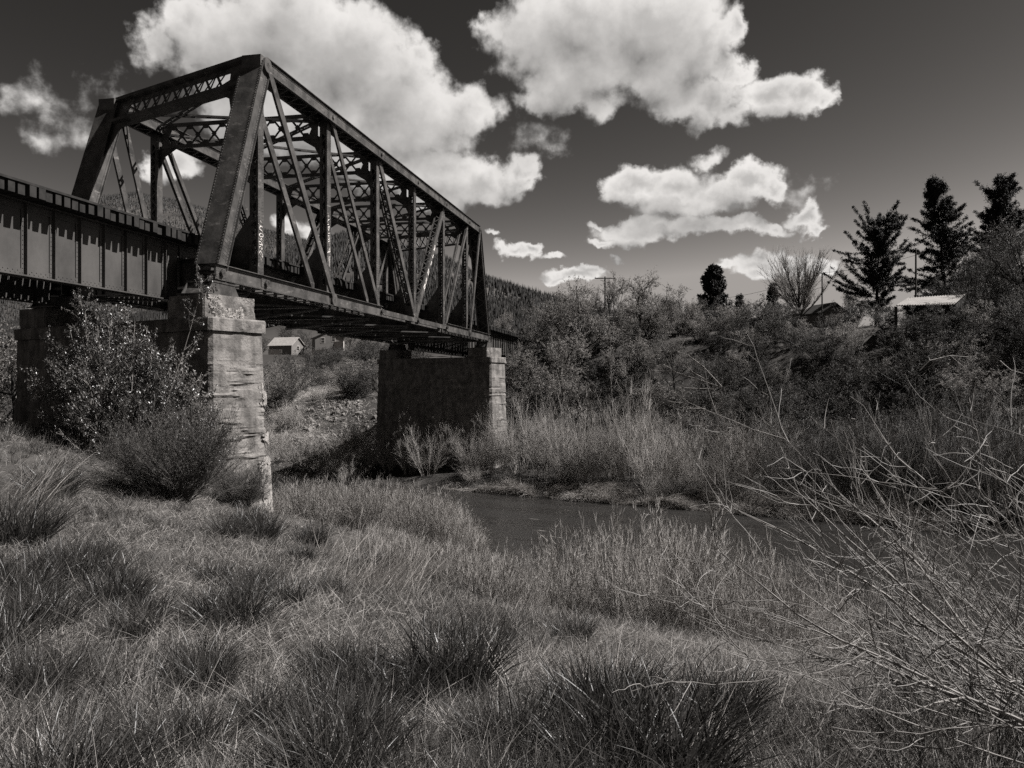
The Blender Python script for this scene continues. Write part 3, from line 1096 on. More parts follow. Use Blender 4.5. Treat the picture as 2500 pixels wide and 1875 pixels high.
Wp = lambda pts: [((q[0] - 278) / 48.0, (1180 - q[1]) / 725.0) for q in pts]
tagA = [Wp(s) for s in (
    [(268, 1130), (288, 1152)], [(272, 1160), (286, 1178)],
    [(262, 1002), (246, 1050), (300, 1112), (306, 1085), (284, 1030), (262, 1002)],
    [(250, 972), (244, 945), (262, 926), (280, 942), (288, 985), (296, 940)],
    [(236, 856), (248, 900), (300, 880), (262, 838), (240, 852)], [(300, 880), (292, 915)],
    [(246, 790), (304, 826)], [(240, 742), (318, 800)], [(270, 808), (284, 770)],
    [(240, 735), (262, 690), (318, 700), (312, 742), (262, 748), (240, 735)],
    [(292, 640), (246, 625), (240, 590), (296, 640), (300, 664)], [(232, 530), (248, 556), (300, 562)], [(246, 592), (268, 566), (302, 580)],
    [(262, 466), (268, 486)], [(274, 476), (278, 500)])]
xp = 1 * HP
paint(tagA, lambda a, b: (xp + a * 0.17, -0.167, 0.78 + b * 1.40), 0.015, label='white painted letters in quotation marks on the first post')
r_ = random.Random(4)
Wq = lambda pts: [((q[0] - 312) / 45.0, (980 - q[1]) / 630.0) for q in pts]
tagB = [Wq(s) for s in (
    [(282, 355), (312, 380), (278, 385), (300, 410)], [(278, 440), (312, 420)], [(276, 455), (300, 480), (270, 490)],
    [(280, 520), (318, 500), (296, 560), (280, 520)], [(296, 560), (322, 580), (284, 590)],
    [(282, 620), (310, 610), (318, 650), (290, 665), (282, 620)], [(285, 690), (322, 670)], [(300, 680), (322, 730)],
    [(330, 740), (336, 790), (302, 812), (318, 760)], [(272, 820), (296, 800)], [(285, 860), (300, 915)], [(322, 850), (312, 975)])]
xq = 3 * HP
paint(tagB, lambda a, b: (xq + a * 0.17, -0.167, 1.35 + b * 2.2), 0.015, label='white scribbled paint down the second post')
dg0, dg1 = np.array([7 * HP, -0.228, 0.05]), np.array([9 * HP, -0.228, TH - 0.1])
dgd = (dg1 - dg0) / np.linalg.norm(dg1 - dg0)
dgn = np.cross(dgd, (0, 1, 0))
tagC = [[(-.8, .30), (-.2, .42), (.6, .36), (.2, .30), (.8, .28)], [(-.7, .50), (.6, .44), (-.2, .58), (.7, .54)], [(-.5, .68), (-.6, .80), (.5, .78), (.7, .68)], [(-.6, .92), (.7, .95), (.6, 1.05)], [(-.7, 1.15), (.6, 1.14), (.7, 1.24)], [(-.4, 1.32), (.5, 1.42), (-.5, 1.46), (.6, 1.34)]]
tagC = [[(a, b * 3.0 + 1.4) for a, b in s] for s in tagC]
paint(tagC, lambda a, b: dg0 + dgd * b + dgn * (-a * 0.13), 0.022, label='white painted characters on the slanting laced diagonal')

# ------------------------------------------------------------------ plate girder approach spans
def girder_span(name, label, x0, x1, riv):
    root = empty(name, B0, BROT, label, 'girder span')
    zt, zb = TIE_T - 0.285, -0.82
    for yy in (1.55, 6.25):
        mb = MB()
        mb.box(x0, x1, yy - 0.012, yy + 0.012, zb, zt)
        for z0, z1 in ((zb, zb + 0.035), (zt - 0.035, zt)):
            mb.box(x0, x1, yy - 0.19, yy + 0.19, z0, z1)
        for k in (-1, 1):
            mb.box(x0, x1, yy + k * 0.020 - 0.008, yy + k * 0.020 + 0.008, zb + 0.035, zb + 0.20)
            mb.box(x0, x1, yy + k * 0.020 - 0.008, yy + k * 0.020 + 0.008, zt - 0.20, zt - 0.035)
        xs_ = np.arange(x0 + 0.12, x1, 0.93)
        for xx in xs_:
            for k in (-1, 1):
                mb.box(xx - 0.008, xx + 0.008, yy + k * 0.030, yy + k * 0.125, zb + 0.036, zt - 0.036)
                mb.box(xx - 0.10, xx - 0.008, yy + k * 0.030 - 0.005, yy + k * 0.030 + 0.005, zb + 0.036, zt - 0.036)
        if riv and yy < 3:
            zz = np.arange(zb + 0.10, zt - 0.1, 0.115)
            for xx in xs_:
                mb.rivets(np.stack([np.full_like(zz, xx - 0.055), np.full_like(zz, yy - 0.035), zz], 1), (0, -1, 0), 0.017, 0.014)
            ts = np.arange(x0 + 0.05, x1, 0.15)
            mb.rivets(np.stack([ts, np.full_like(ts, yy - 0.028), np.full_like(ts, zb + 0.09)], 1), (0, -1, 0), 0.017, 0.014)
            mb.rivets(np.stack([ts + 0.075, np.full_like(ts, yy - 0.028), np.full_like(ts, zb + 0.15)], 1), (0, -1, 0), 0.017, 0.014)
        mb.build('plate_girder', 'girder', root)
    for xx in np.arange(x0 + 1.0, x1, 2.79):
        mb = MB()
        mb.bar((xx, 1.6, zb + 0.25), (xx, 6.2, zt - 0.3), 0.09, 0.09)
        mb.bar((xx + 0.1, 1.6, zt - 0.3), (xx + 0.1, 6.2, zb + 0.25), 0.09, 0.09)
        mb.build('cross_brace', 'steel', root)
    deck(root, x0 - 0.05, x1 + 0.05, int(abs(x0)) + 11)
    return root


girder_span('girder_span', 'plate girder approach span with stiffeners, running in from the left edge to the near pier', -31.0, 0.55, True)
girder_span('girder_span', 'far plate girder span beyond the truss, ending at the abutment among trees', 13.4 * HP, 61.0, False)

# ------------------------------------------------------------------ piers
LA = np.array([0.349, 0.937, 0])          # long axis of a pier in bridge axes (the crossing is skewed)
PA = np.array([0.937, -0.349, 0])
CAP_T = 1.98 - B0[2]                      # cap top, bridge axes
LEN0, LEN1, HT = -1.25, TW / 0.937 + 1.25, 1.0


def wall_grid(name, parent, loop, z0, z1, batter, mat, disp, res=0.05):
    """closed prism wall following a plan loop, its surface eroded by disp(s, z)"""
    loop = np.asarray(loop, float)
    seg = np.linalg.norm(np.roll(loop, -1, 0) - loop, axis=1)
    pts, nrm, side = [], [], []
    k = len(loop)
    cen = loop.mean(0)
    for i in range(k):
        a, b = loop[i], loop[(i + 1) % k]
        n = max(1, int(seg[i] / res))
        t = np.linspace(0, 1, n, endpoint=False)
        d = (b - a) / seg[i]
        nn = np.array([d[1], -d[0]])
        if nn @ ((a + b) / 2 - cen) < 0:
            nn = -nn
        pts.append(a + np.outer(t, b - a))
        nrm.append(np.repeat(nn[None], n, 0))
        side.append(np.full(n, i))
    pts, nrm = np.vstack(pts), np.vstack(nrm)
    nrm = (nrm + np.roll(nrm, 1, 0)) / 2
    nrm /= np.linalg.norm(nrm, axis=1)[:, None]
    N = len(pts)
    m_ = max(2, int((z1 - z0) / res))
    zz = np.linspace(z0, z1, m_ + 1)
    P2 = np.repeat(pts[None], m_ + 1, 0)
    Zz = np.repeat(zz[:, None], N, 1)
    dep = disp(P2[..., 0], P2[..., 1], Zz)
    out = (z1 - Zz) * batter
    Q = P2 + nrm[None] * (out - dep)[..., None]
    V = np.concatenate([Q, Zz[..., None]], -1).reshape(-1, 3)
    i, j = np.meshgrid(np.arange(m_), np.arange(N), indexing='ij')
    j2 = (j + 1) % N
    q = np.stack([i * N + j, i * N + j2, (i + 1) * N + j2, (i + 1) * N + j], -1).reshape(-1, 4)
    # make sure the faces look outwards
    a, b, c = V[q[0, 0]], V[q[0, 1]], V[q[0, 3]]
    if np.cross(b - a, c - a)[:2] @ nrm[0] < 0:
        q = q[:, ::-1]
    caps = [np.arange(m_ * N, (m_ + 1) * N)[None, :]]
    return link_mesh(name, V, [q] + caps, mat, parent)


def erosion(amount, seed, low=0.0):
    def f(x, y, z):
        # boards and pour layers: bands along z, broken out where the concrete has spalled
        band = fbm(x * 0.45 + seed, y * 0.45, z * 6.5 + seed, 4)
        patch = fbm(x * 0.9 + 3 * seed, y * 0.9, z * 0.9, 3)
        m_ = sstep(band * 0.62 + patch * 0.38, 0.46, 0.53) * sstep(patch, 0.33, 0.45)
        m_ = m_ * (1 - sstep(z, CAP_T - 1.9, CAP_T - 1.0) * 0.93)
        rough = fbm(x * 7, y * 7, z * 9, 4, 0.6)
        groove = np.exp(-((((z + 40.0) % 0.62) - 0.31) / 0.018) ** 2) * sstep(fbm(x * 1.1, y * 1.1, z * 0.3 + seed, 2), 0.45, 0.6)
        return amount * m_ * (0.35 + 1.1 * rough) + 0.018 * groove + 0.006 * fbm(x * 12, y * 12, z * 12, 2)
    return f


def bevel_loop(l0, l1, hw, b):
    c = [(l0, -hw), (l1, -hw), (l1, hw), (l0, hw)]
    out = []
    for i in range(4):
        p_, q_, n_ = np.array(c[i]), np.array(c[i - 1]), np.array(c[(i + 1) % 4])
        out.append(p_ + (q_ - p_) / np.linalg.norm(q_ - p_) * b)
        out.append(p_ + (n_ - p_) / np.linalg.norm(n_ - p_) * b)
    out = np.array(out)
    return np.array([LA[:2] * p[0] + PA[:2] * p[1] for p in out])


def pier(label, xo, base, seed, res):
    org = bw(xo, 0, 0)
    root = empty('bridge_pier', org, BROT, label, 'bridge pier')
    zb = base - B0[2]
    wall_grid('shaft', root, bevel_loop(LEN0, LEN1, HT, 0.10), zb, CAP_T - 0.40, 0.040, 'concrete', erosion(0.055, seed), res)
    capd = lambda x, y, z: 0.05 * sstep(fbm(x * 2.2 + seed, y * 2.2, z * 2.2, 3), 0.56, 0.7) * fbm(x * 9, y * 9, z * 9, 3) + 0.03 * np.clip(((CAP_T - z) < 0.04), 0, 1)
    wall_grid('cap', root, bevel_loop(LEN0 - 0.08, LEN1 + 0.08, HT + 0.08, 0.10), CAP_T - 0.401, CAP_T, 0.0, 'concrete', capd, min(res, 0.05))
    for l0 in (-0.92, LEN1 - 1.9):
        pd = lambda x, y, z: 0.07 * sstep(fbm(x * 1.6 + seed * 2, y * 1.6, z * 1.6, 3), 0.50, 0.6) * fbm(x * 11, y * 11, z * 11, 3, 0.6)
        wall_grid('pedestal', root, bevel_loop(l0, l0 + 1.75, 0.98, 0.05), CAP_T + 0.001, CAP_T + 0.70, 0.0, 'concrete', pd, min(res, 0.05))
    return root


near_pier = pier('near concrete bridge pier with crumbling end face, behind the leafy sapling', 0.0, -6.2, 3, 0.045)
far_pier = pier('far concrete bridge pier, its broad face in deep shade above bare willows', 13 * HP, -7.0, 8, 0.08)
# fresh break where the pedestal has spalled
mb = MB()
rs = np.random.default_rng(5)
for k in range(170):
    t = rs.uniform(0, 1)
    if k < 70:
        a, z = -0.62 + 0.10 * rs.normal() + t * 0.12, 0.66 - t * 0.55
    else:
        a, z = -0.55 + t * 0.95, 0.14 + 0.10 * rs.normal() + 0.06 * math.sin(t * 9)
    if z < 0.02 or z > 0.69 or abs(a) > 0.9:
        continue
    c = LA * (-0.93) + PA * a + np.array([0, 0, CAP_T + z])
    s1 = rs.uniform(0.02, 0.055)
    ax = PA * s1 * rs.uniform(0.7, 1.5)
    az_ = np.array([0, 0, s1 * rs.uniform(0.7, 1.3)]) + PA * s1 * rs.uniform(-0.5, 0.5)
    ay = LA * 0.018
    mb.obox(c, ax, ay, az_)
mb.build('spalled_patch', 'broken', near_pier)

# exposed aggregate down the outer corner of the near pier, wider towards the base
mb = MB()
for k in range(1700):
    f = rs.uniform(0, 1) ** 0.8
    z = CAP_T - 1.6 - f * 4.6
    w_ = 0.07 + 0.42 * fbm(z * 1.7, 3.0, 1.0, 3) * f
    a = 0.98 + (CAP_T - z) * 0.040 - abs(rs.normal(0, w_))
    if a < 0.2 or fbm(z * 1.3, 7.0 + a * 0.8, 2.0, 3) < 0.46:
        continue
    over_ = (CAP_T - 0.4 - z) * 0.040
    inset = max(0.0, a - (HT - 0.10 + over_))
    c = LA * (LEN0 - over_ + 0.012 + inset) + PA * a + np.array([0, 0, z])
    s1 = rs.uniform(0.012, 0.034)
    ax = (PA * rs.uniform(0.7, 1.4) + np.array([0, 0, rs.uniform(-0.6, 0.6)])) * s1
    az_ = np.array([0, 0, s1 * rs.uniform(0.7, 1.3)]) + PA * s1 * rs.uniform(-0.5, 0.5)
    mb.obox(c, ax, LA * rs.uniform(0.010, 0.022) + PA * rs.uniform(-0.008, 0.008), az_)
mb.build('chipped_corner', 'broken', near_pier)

# abutment at the far end
ab = MB()
zt = TIE_T - 0.35
for (xa, xb, ya, yb, z1) in ((61.05, 66.5, 0.4, 7.4, zt + 0.25), (60.2, 61.05, 0.2, 7.6, -0.84)):
    ab.box(xa, xb, ya, yb, -7.0, z1)
o = ab.build('abutment', 'concrete')
o.location, o.rotation_euler = B0, (0, 0, BROT)
tag(o, 'concrete abutment at the far end of the bridge, half hidden by branches', 'abutment')
ab = MB()
ab.box(-36, -31.05, 0.4, 7.4, -5.5, zt + 0.25)
ab.box(-31.05, -30.2, 0.2, 7.6, -5.5, -0.84)
o = ab.build('abutment', 'concrete')
o.location, o.rotation_euler = B0, (0, 0, BROT)
tag(o, 'concrete abutment under the landward end of the approach girder', 'abutment')

# ------------------------------------------------------------------ growing things
def unit(v):
    return v / np.maximum(np.linalg.norm(v, axis=-1, keepdims=True), 1e-9)


def tubes(mb, P, Rr, sides=3):
    """N polylines of n points each -> tubes"""
    N, n, _ = P.shape
    T = np.gradient(P, axis=1)
    T = unit(T)
    ref = np.where(np.abs(T[..., 2:3]) > 0.9, np.array([1.0, 0, 0]), np.array([0, 0, 1.0]))
    a = unit(np.cross(T, ref))
    b = np.cross(T, a)
    th = np.linspace(0, 2 * np.pi, sides, endpoint=False)
    ring = np.cos(th)[None, None, :, None] * a[:, :, None, :] + np.sin(th)[None, None, :, None] * b[:, :, None, :]
    V = P[:, :, None, :] + ring * Rr[:, :, None, None]
    i, j, k = np.meshgrid(np.arange(N), np.arange(n - 1), np.arange(sides), indexing='ij')
    k2 = (k + 1) % sides
    base = i * n * sides
    q = np.stack([base + j * sides + k, base + j * sides + k2, base + (j + 1) * sides + k2, base + (j + 1) * sides + k], -1).reshape(-1, 4)
    mb.add(V.reshape(-1, 3), q)


def walk(r, S, D, L, n, up=0.0, wob=0.15, r0=0.01, r1=0.3, pull=None):
    """N curves from starts S in directions D with lengths L; up bends them skyward (or down)"""
    N = len(S)
    P = np.zeros((N, n, 3))
    P[:, 0] = S
    d = unit(np.asarray(D, float))
    step = (np.asarray(L, float) / (n - 1))[:, None]
    for k in range(1, n):
        d = unit(d + np.array([0, 0, 1.0]) * up / (n - 1) + r.normal(0, wob, (N, 3)) + (pull if pull is not None else 0))
        P[:, k] = P[:, k - 1] + d * step
    t = np.linspace(0, 1, n)
    Rr = np.asarray(r0, float).reshape(-1, 1) * (1 - (1 - r1) * t)[None]
    Rr = np.broadcast_to(Rr, (N, n))
    return P, Rr


def offshoots(r, P, Rr, per, s0, s1, ang, L, n, up, wob, rs, rmin, taper=0.5, lshape=None, r1=0.35, flat=0.0):
    """children of the polylines P: per each, at relative positions s0..s1, leaving at the angle ang (radians)"""
    N, m_, _ = P.shape
    s = np.sort(r.uniform(s0, s1, (N, per)), 1)
    f = s * (m_ - 1)
    i = np.minimum(f.astype(int), m_ - 2)
    w = (f - i)[..., None]
    idx = np.arange(N)[:, None]
    pos = P[idx, i] * (1 - w) + P[idx, i + 1] * w
    T = unit(P[idx, i + 1] - P[idx, i])
    rad_ = Rr[idx, i] * (1 - w[..., 0]) + Rr[idx, i + 1] * w[..., 0]
    q = r.normal(0, 1, T.shape)
    if flat:
        q[..., 2] *= 1 - flat
    q = unit(q - T * (q * T).sum(-1, keepdims=True))
    a = ang * r.uniform(0.7, 1.3, s.shape)[..., None]
    D = T * np.cos(a) + q * np.sin(a)
    LL = L * r.uniform(0.6, 1.25, s.shape) * ((1 - taper * s) if lshape is None else lshape(s))
    rr = np.maximum(rad_ * rs, rmin)
    return walk(r, pos.reshape(-1, 3), D.reshape(-1, 3), LL.ravel(), n, up, wob, rr.ravel(), r1)


def leaves(mb, r, P, per, size, s0=0.2, droop=0.3, spread=0.02, aspect=0.5, outward=None):
    """pointed leaves along the polylines P"""
    N, m_, _ = P.shape
    s = r.uniform(s0, 1.0, (N, per))
    f = s * (m_ - 1)
    i = np.minimum(f.astype(int), m_ - 2)
    w = (f - i)[..., None]
    idx = np.arange(N)[:, None]
    pos = (P[idx, i] * (1 - w) + P[idx, i + 1] * w).reshape(-1, 3)
    K = len(pos)
    pos = pos + r.normal(0, spread, (K, 3))
    d = unit(r.normal(0, 1, (K, 3)) + np.array([0, 0, -droop * 2]))
    sd_ = unit(np.cross(d, r.normal(0, 1, (K, 3))))
    L = size * r.uniform(0.6, 1.3, K)[:, None]
    nrm = np.cross(d, sd_)
    V = np.stack([pos, pos + d * L * 0.45 + sd_ * L * aspect * 0.5 + nrm * L * 0.05, pos + d * L, pos + d * L * 0.45 - sd_ * L * aspect * 0.5 + nrm * L * 0.05], 1)
    mb.add(V.reshape(-1, 3), np.arange(K * 4).reshape(-1, 4))


PROTO_AT = (0, 0, -400.0)


def plant_thing(name, label, cat, parts, loc=(0, 0, 0), rz=0.0, group=None, scale=1.0):
    """parts: list of (part name, MB, material)"""
    root = empty(name, loc, rz, label, cat, group)
    if not hasattr(scale, '__len__'):
        scale = (scale,) * 3
    root.scale = scale
    KIDS[root.name] = [mb.build(pn, mt, root) for pn, mb, mt in parts]
    return root


class Proto:
    """meshes of a kind, made once; place() makes the first thing or a copy"""
    def __init__(self, name, cat, parts):
        self.name, self.cat = name, cat
        self.meshes = []
        for pn, mb, mt in parts:
            o = mb.build(pn, mt)
            self.meshes.append((pn, o.data))
            bpy.data.objects.remove(o)

    def place(self, loc, label, rz=0.0, scale=1.0, group=None, name=None, cat=None):
        root = empty(name or self.name, loc, rz, label, cat or self.cat, group)
        root.scale = scale if hasattr(scale, '__len__') else (scale,) * 3
        for pn, me in self.meshes:
            c = bpy.data.objects.new(pn, me)
            c.parent = root
            col.objects.link(c)
        return root


def broad_tree(seed, H=9.0, spread=1.0, leafy=9, leaf=0.085, lmat='leaf_mid', bmat='bark_dark', trunk_r=0.16, low=0.18, tw=6, leanx=0.0):
    r = np.random.default_rng(seed)
    tr, lf = MB(), MB()
    P0, R0 = walk(r, np.array([[0, 0, -0.6]]), np.array([[leanx, 0, 1.0]]), [H * 0.72], 9, 0.25, 0.07, trunk_r, 0.35)
    tubes(tr, P0, R0, 7)
    P1, R1_ = offshoots(r, P0, R0, 15, low, 1.0, 0.85, H * 0.50 * spread, 8, 0.55, 0.13, 0.6, 0.02, 0.45)
    tubes(tr, P1, R1_, 5)
    P2, R2_ = offshoots(r, P1, R1_, 8, 0.25, 1.0, 0.75, H * 0.22 * spread, 6, 0.3, 0.16, 0.55, 0.010, 0.4)
    tubes(tr, P2, R2_, 4)
    P3, R3_ = offshoots(r, P2, R2_, tw, 0.15, 1.0, 0.7, H * 0.11, 5, 0.15, 0.18, 0.6, 0.006, 0.3)
    crown = MB()
    tubes(crown, P3, R3_, 3)
    if leafy:
        leaves(lf, r, P3, leafy, leaf, 0.1)
        return [('trunk', tr, bmat), ('twigs', crown, 'twig_dark'), ('crown', lf, lmat)]
    return [('trunk', tr, bmat), ('crown', crown, 'twig_mid')]


def shrub(seed, H=3.0, stems=16, leafy=9, leaf=0.075, lmat='leaf_mid', open_=0.55, br=7, tw=5):
    r = np.random.default_rng(seed)
    st, lf = MB(), MB()
    a = r.uniform(0, 2 * np.pi, stems)
    tilt = open_ * np.sqrt(r.uniform(0, 1, stems))
    D = np.stack([np.cos(a) * tilt, np.sin(a) * tilt, np.ones(stems)], 1)
    S = np.stack([np.cos(a) * 0.25 * r.uniform(0, 1, stems), np.sin(a) * 0.25, np.full(stems, -0.35)], 1)
    P1, R1_ = walk(r, S, D, H * r.uniform(0.75, 1.15, stems), 8, 0.05, 0.10, 0.022, 0.3)
    tubes(st, P1, R1_, 4)
    P2, R2_ = offshoots(r, P1, R1_, br, 0.12, 0.95, 0.75, H * 0.33, 5, 0.2, 0.15, 0.6, 0.008, 0.5)
    P3, R3_ = offshoots(r, P2, R2_, tw, 0.1, 1.0, 0.7, H * 0.15, 4, 0.1, 0.18, 0.7, 0.005, 0.3)
    tubes(st, P2, R2_, 3)
    tubes(st, P3, R3_, 3)
    leaves(lf, r, P3, leafy, leaf, 0.0, spread=0.03)
    return [('stems', st, 'twig_dark'), ('foliage', lf, lmat)]


def willow(seed, H=3.0, stems=90, open_=0.35, tw=8, mat='twig_mid', rad0=0.011, foot=0.5, a2=0.42, n3=3):
    """bare many-stemmed willow: upright wands with finer wands leaving them at a narrow angle"""
    r = np.random.default_rng(seed)
    a = r.uniform(0, 2 * np.pi, stems)
    tilt = open_ * np.sqrt(r.uniform(0, 1, stems))
    D = np.stack([np.cos(a) * tilt, np.sin(a) * tilt, np.ones(stems)], 1)
    rr = foot * np.sqrt(r.uniform(0, 1, stems))
    S = np.stack([np.cos(a) * rr, np.sin(a) * rr, np.full(stems, -0.3)], 1)
    P1, R1_ = walk(r, S, D, H * r.uniform(0.45, 1.15, stems), 7, 0.12, 0.07, rad0, 0.3)
    P2, R2_ = offshoots(r, P1, R1_, tw, 0.15, 0.97, a2, H * 0.30, 5, 0.28, 0.09, 0.65, 0.0045, 0.45)
    P3, R3_ = offshoots(r, P2, R2_, n3, 0.15, 0.95, a2 + 0.05, H * 0.12, 3, 0.2, 0.08, 0.8, 0.0035, 0.3)
    st, tp = MB(), MB()
    tubes(st, P1, R1_, 3)
    tubes(tp, P2, R2_, 3)
    tubes(tp, P3, R3_, 3)
    return [('stems', st, mat), ('crown', tp, mat)]


def conifer(seed, H=14.0, wid=0.24, lo=0.12, per=6, layers=30, droop=-0.25, dens=1.0, shape=None, needle=0.22, rough=0.15, trunk_r=0.2, blen=0.6, K=11, lv=(0.55, 1.2)):
    r = np.random.default_rng(seed)
    tr, nd = MB(), MB()
    P0, R0 = walk(r, np.array([[0, 0, -0.5]]), np.array([[0, 0, 1.0]]), [H + 0.5], 14, 0.3, 0.02, trunk_r, 0.08)
    tubes(tr, P0, R0, 7)
    N = layers * per
    s = np.sort(r.uniform(lo, 0.985, N))
    prof = (lambda q: (1 - q) ** 0.85 * np.minimum(1, 0.55 + 1.6 * q)) if shape is None else shape
    L = H * wid * prof(s) * r.uniform(lv[0], lv[1], N) + 0.25
    f = s * 13
    i = np.minimum(f.astype(int), 12)
    pos = P0[0, i] * (1 - (f - i))[:, None] + P0[0, i + 1] * (f - i)[:, None]
    a = r.uniform(0, 2 * np.pi, N)
    if lv[0] < 0.4:
        L = L * np.where(vnoise(a * 1.3 + seed * 9, s * 7.0, 0.5) > 0.34, 1.0, 0.4)
    D = np.stack([np.cos(a), np.sin(a), -0.25 + 0.75 * s + r.normal(0, rough, N)], 1)
    P1, R1_ = walk(r, pos, D, L, 6, -droop, 0.06, 0.03, 0.25)
    tubes(tr, P1, R1_, 3)
    P2, R2_ = offshoots(r, P1, R1_, int(11 * dens), 0.15, 1.0, 0.75, 1.0, 4, -0.15, 0.08, 0.6, 0.008, 0.3, lshape=lambda q: blen * (1.15 - q), flat=0.6)
    P2 = np.concatenate([P2, P1[:, 2:6]], 0)
    leaves(nd, r, P2, K, needle, 0.0, droop=0.1, spread=0.06, aspect=0.34)
    return [('trunk', tr, 'bark_dark'), ('crown', nd, 'needle')]


# ------------------------------------------------------------------ forest on the two ridges: nobody could count it
def far_forest():
    r = np.random.default_rng(21)
    n = 110000
    px = r.uniform(-150, 1560, n)
    a = np.arctan((px - 1250) / F)
    y = np.where(r.uniform(0, 1, n) < 0.5, r.uniform(330, 735, n), r.uniform(800, 1540, n))
    rr = y / np.cos(a)
    x = np.sin(a) * rr
    z = hill_z(a, rr)
    dens = fbm(x * 0.010, y * 0.006, 0.0, 4)
    keep = r.uniform(0, 1, n) < sstep(dens, 0.22, 0.42) * np.where(y < 740, 1.0, 0.8)
    x, y, z = x[keep], y[keep], z[keep]
    n = len(x)
    h = r.uniform(4.0, 9.5, n) * np.where(y > 780, 0.75, 0.75) * (0.6 + 0.8 * fbm(x * 0.03, y * 0.03, 4, 2))
    w = h * r.uniform(0.15, 0.23, n)
    S = 6
    T = 3
    ths = np.linspace(0, 2 * np.pi, S, endpoint=False)
    vs, fs = [], []
    per = T * (S + 1)
    V = np.zeros((n, per, 3))
    for k in range(T):
        z0 = 0.08 + 0.27 * k
        z1 = min(1.0, z0 + 0.5) if k < T - 1 else 1.0
        wk = 1.0 - 0.80 * (k / (T - 1))
        jag = r.uniform(0.55, 1.15, (n, S))
        V[:, k * (S + 1):k * (S + 1) + S, 0] = np.cos(ths + k)[None] * jag * wk * w[:, None] + x[:, None]
        V[:, k * (S + 1):k * (S + 1) + S, 1] = np.sin(ths + k)[None] * jag * wk * w[:, None] + y[:, None]
        V[:, k * (S + 1):k * (S + 1) + S, 2] = (z0 - 0.05 * jag) * h[:, None] + z[:, None]
        V[:, k * (S + 1) + S, 0] = x
        V[:, k * (S + 1) + S, 1] = y
        V[:, k * (S + 1) + S, 2] = z + z1 * h
    tri = []
    for k in range(T):
        b0 = k * (S + 1)
        for q in range(S):
            tri.append((b0 + q, b0 + (q + 1) % S, b0 + S))
    tri = np.array(tri)
    fall = (tri[None] + (np.arange(n) * per)[:, None, None]).reshape(-1, 3)
    o = link_mesh('hill_forest', V.reshape(-1, 3), [fall], 'needle_far')
    tag(o, kind='stuff')


far_forest()

# ------------------------------------------------------------------ trees and shrubs
def gz(x, y):
    return float(ground_z(np.array([x]), np.array([y]))[0])


def ground_at(px, d):
    x = (px - 1250) / F * d
    return np.array([x, d, gz(x, d)])


R_ = random.Random(11)
trees = [Proto('tree', 'tree', broad_tree(100 + i, H=9.0, spread=[1.0, 1.15, 0.9][i], leafy=15, leaf=0.115, lmat='leaf_mid', low=0.14, tw=9)) for i in range(3)]
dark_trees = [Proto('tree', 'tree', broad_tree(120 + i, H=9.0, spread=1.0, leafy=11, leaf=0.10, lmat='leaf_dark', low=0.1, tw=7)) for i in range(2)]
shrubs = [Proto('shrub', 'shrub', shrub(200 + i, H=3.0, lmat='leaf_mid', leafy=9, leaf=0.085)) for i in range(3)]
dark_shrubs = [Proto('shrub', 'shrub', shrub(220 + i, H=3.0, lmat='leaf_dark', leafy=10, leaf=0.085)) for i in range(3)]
willows = [Proto('willow_shrub', 'willow', willow(300 + i, H=6.0, open_=[0.45, 0.55, 0.65][i], stems=[34, 32, 30][i], tw=15, rad0=0.022, foot=0.8, mat='twig_bright', a2=0.58, n3=5)) for i in range(3)]
dark_willows = [Proto('willow_shrub', 'willow', willow(310 + i, H=6.0, open_=[0.5, 0.62][i], stems=36, tw=15, rad0=0.022, foot=0.8, mat='willow_dark', a2=0.58, n3=5)) for i in range(2)]

# the trees that break the skyline, one by one: (pixel x, distance, top pixel y, which, width factor, label)
SKY_TREES = [
    (1232, 84, 752, 0, 0.9, 'pale budding tree just past the end of the truss, lower than its right neighbours'),
    (1330, 73, 728, 1, 1.0, 'budding tree nearest the far pier, behind the first tall willows'),
    (1420, 69, 684, 1, 1.05, 'spreading budding tree with low crooked limbs, under the short armed utility pole'),
    (1492, 74, 660, 0, 0.95, 'tall budding tree under the wide utility pole crossarm'),
    (1562, 71, 652, 2, 1.1, 'tallest budding tree on the bank, with rounded twin crown'),
    (1625, 69, 690, 1, 0.95, 'budding tree with forked dark limbs left of the dense pine'),
    (1700, 70, 725, 2, 1.05, 'budding tree directly below the dense pine'),
    (1375, 64, 800, 2, 1.0, 'lower budding tree in front of the crooked limbed one'),
    (1540, 63.5, 800, 0, 1.0, 'lower budding tree in front of the tallest one, above the fallen branches'),
    (1650, 64, 815, 1, 1.0, 'low budding tree above the fallen branches'),
    (1765, 68, 775, 0, 0.95, 'budding tree below the small pointed spruce'),
    (1285, 66, 830, 0, 1.0, 'low dark limbed tree right of the far pier'),
    (1870, 84, 728, 2, 0.8, 'small budding tree between the little spruce and the bare vase tree'),
    (2075, 84, 690, 0, 0.85, 'pale budding tree close behind the small cabin'),
    (1838, 73, 800, 2, 0.9, 'low budding tree in front of the lean-to shed'),
    (1800, 63, 850, 1, 1.0, 'feathery tree low on the slope, right of the fallen branches'),
    (1900, 60, 880, 0, 1.0, 'feathery tree on the slope straight below the bare vase tree'),
    (2150, 59, 850, 2, 1.0, 'feathery tree on the slope below the gnarled conifer'),
    (2180, 74, 770, 1, 0.7, 'small twisted budding tree below the gnarled conifer'),
]
for k, (px, d, top, w, sx, lab) in enumerate(SKY_TREES):
    g0 = ground_at(px, d)
    h = (937.5 - top) / F * d - g0[2]
    s = h / 9.3
    trees[w].place(g0, lab, R_.uniform(0, 6.28), (s * sx, s * sx, s), group='budding trees along the far bank')

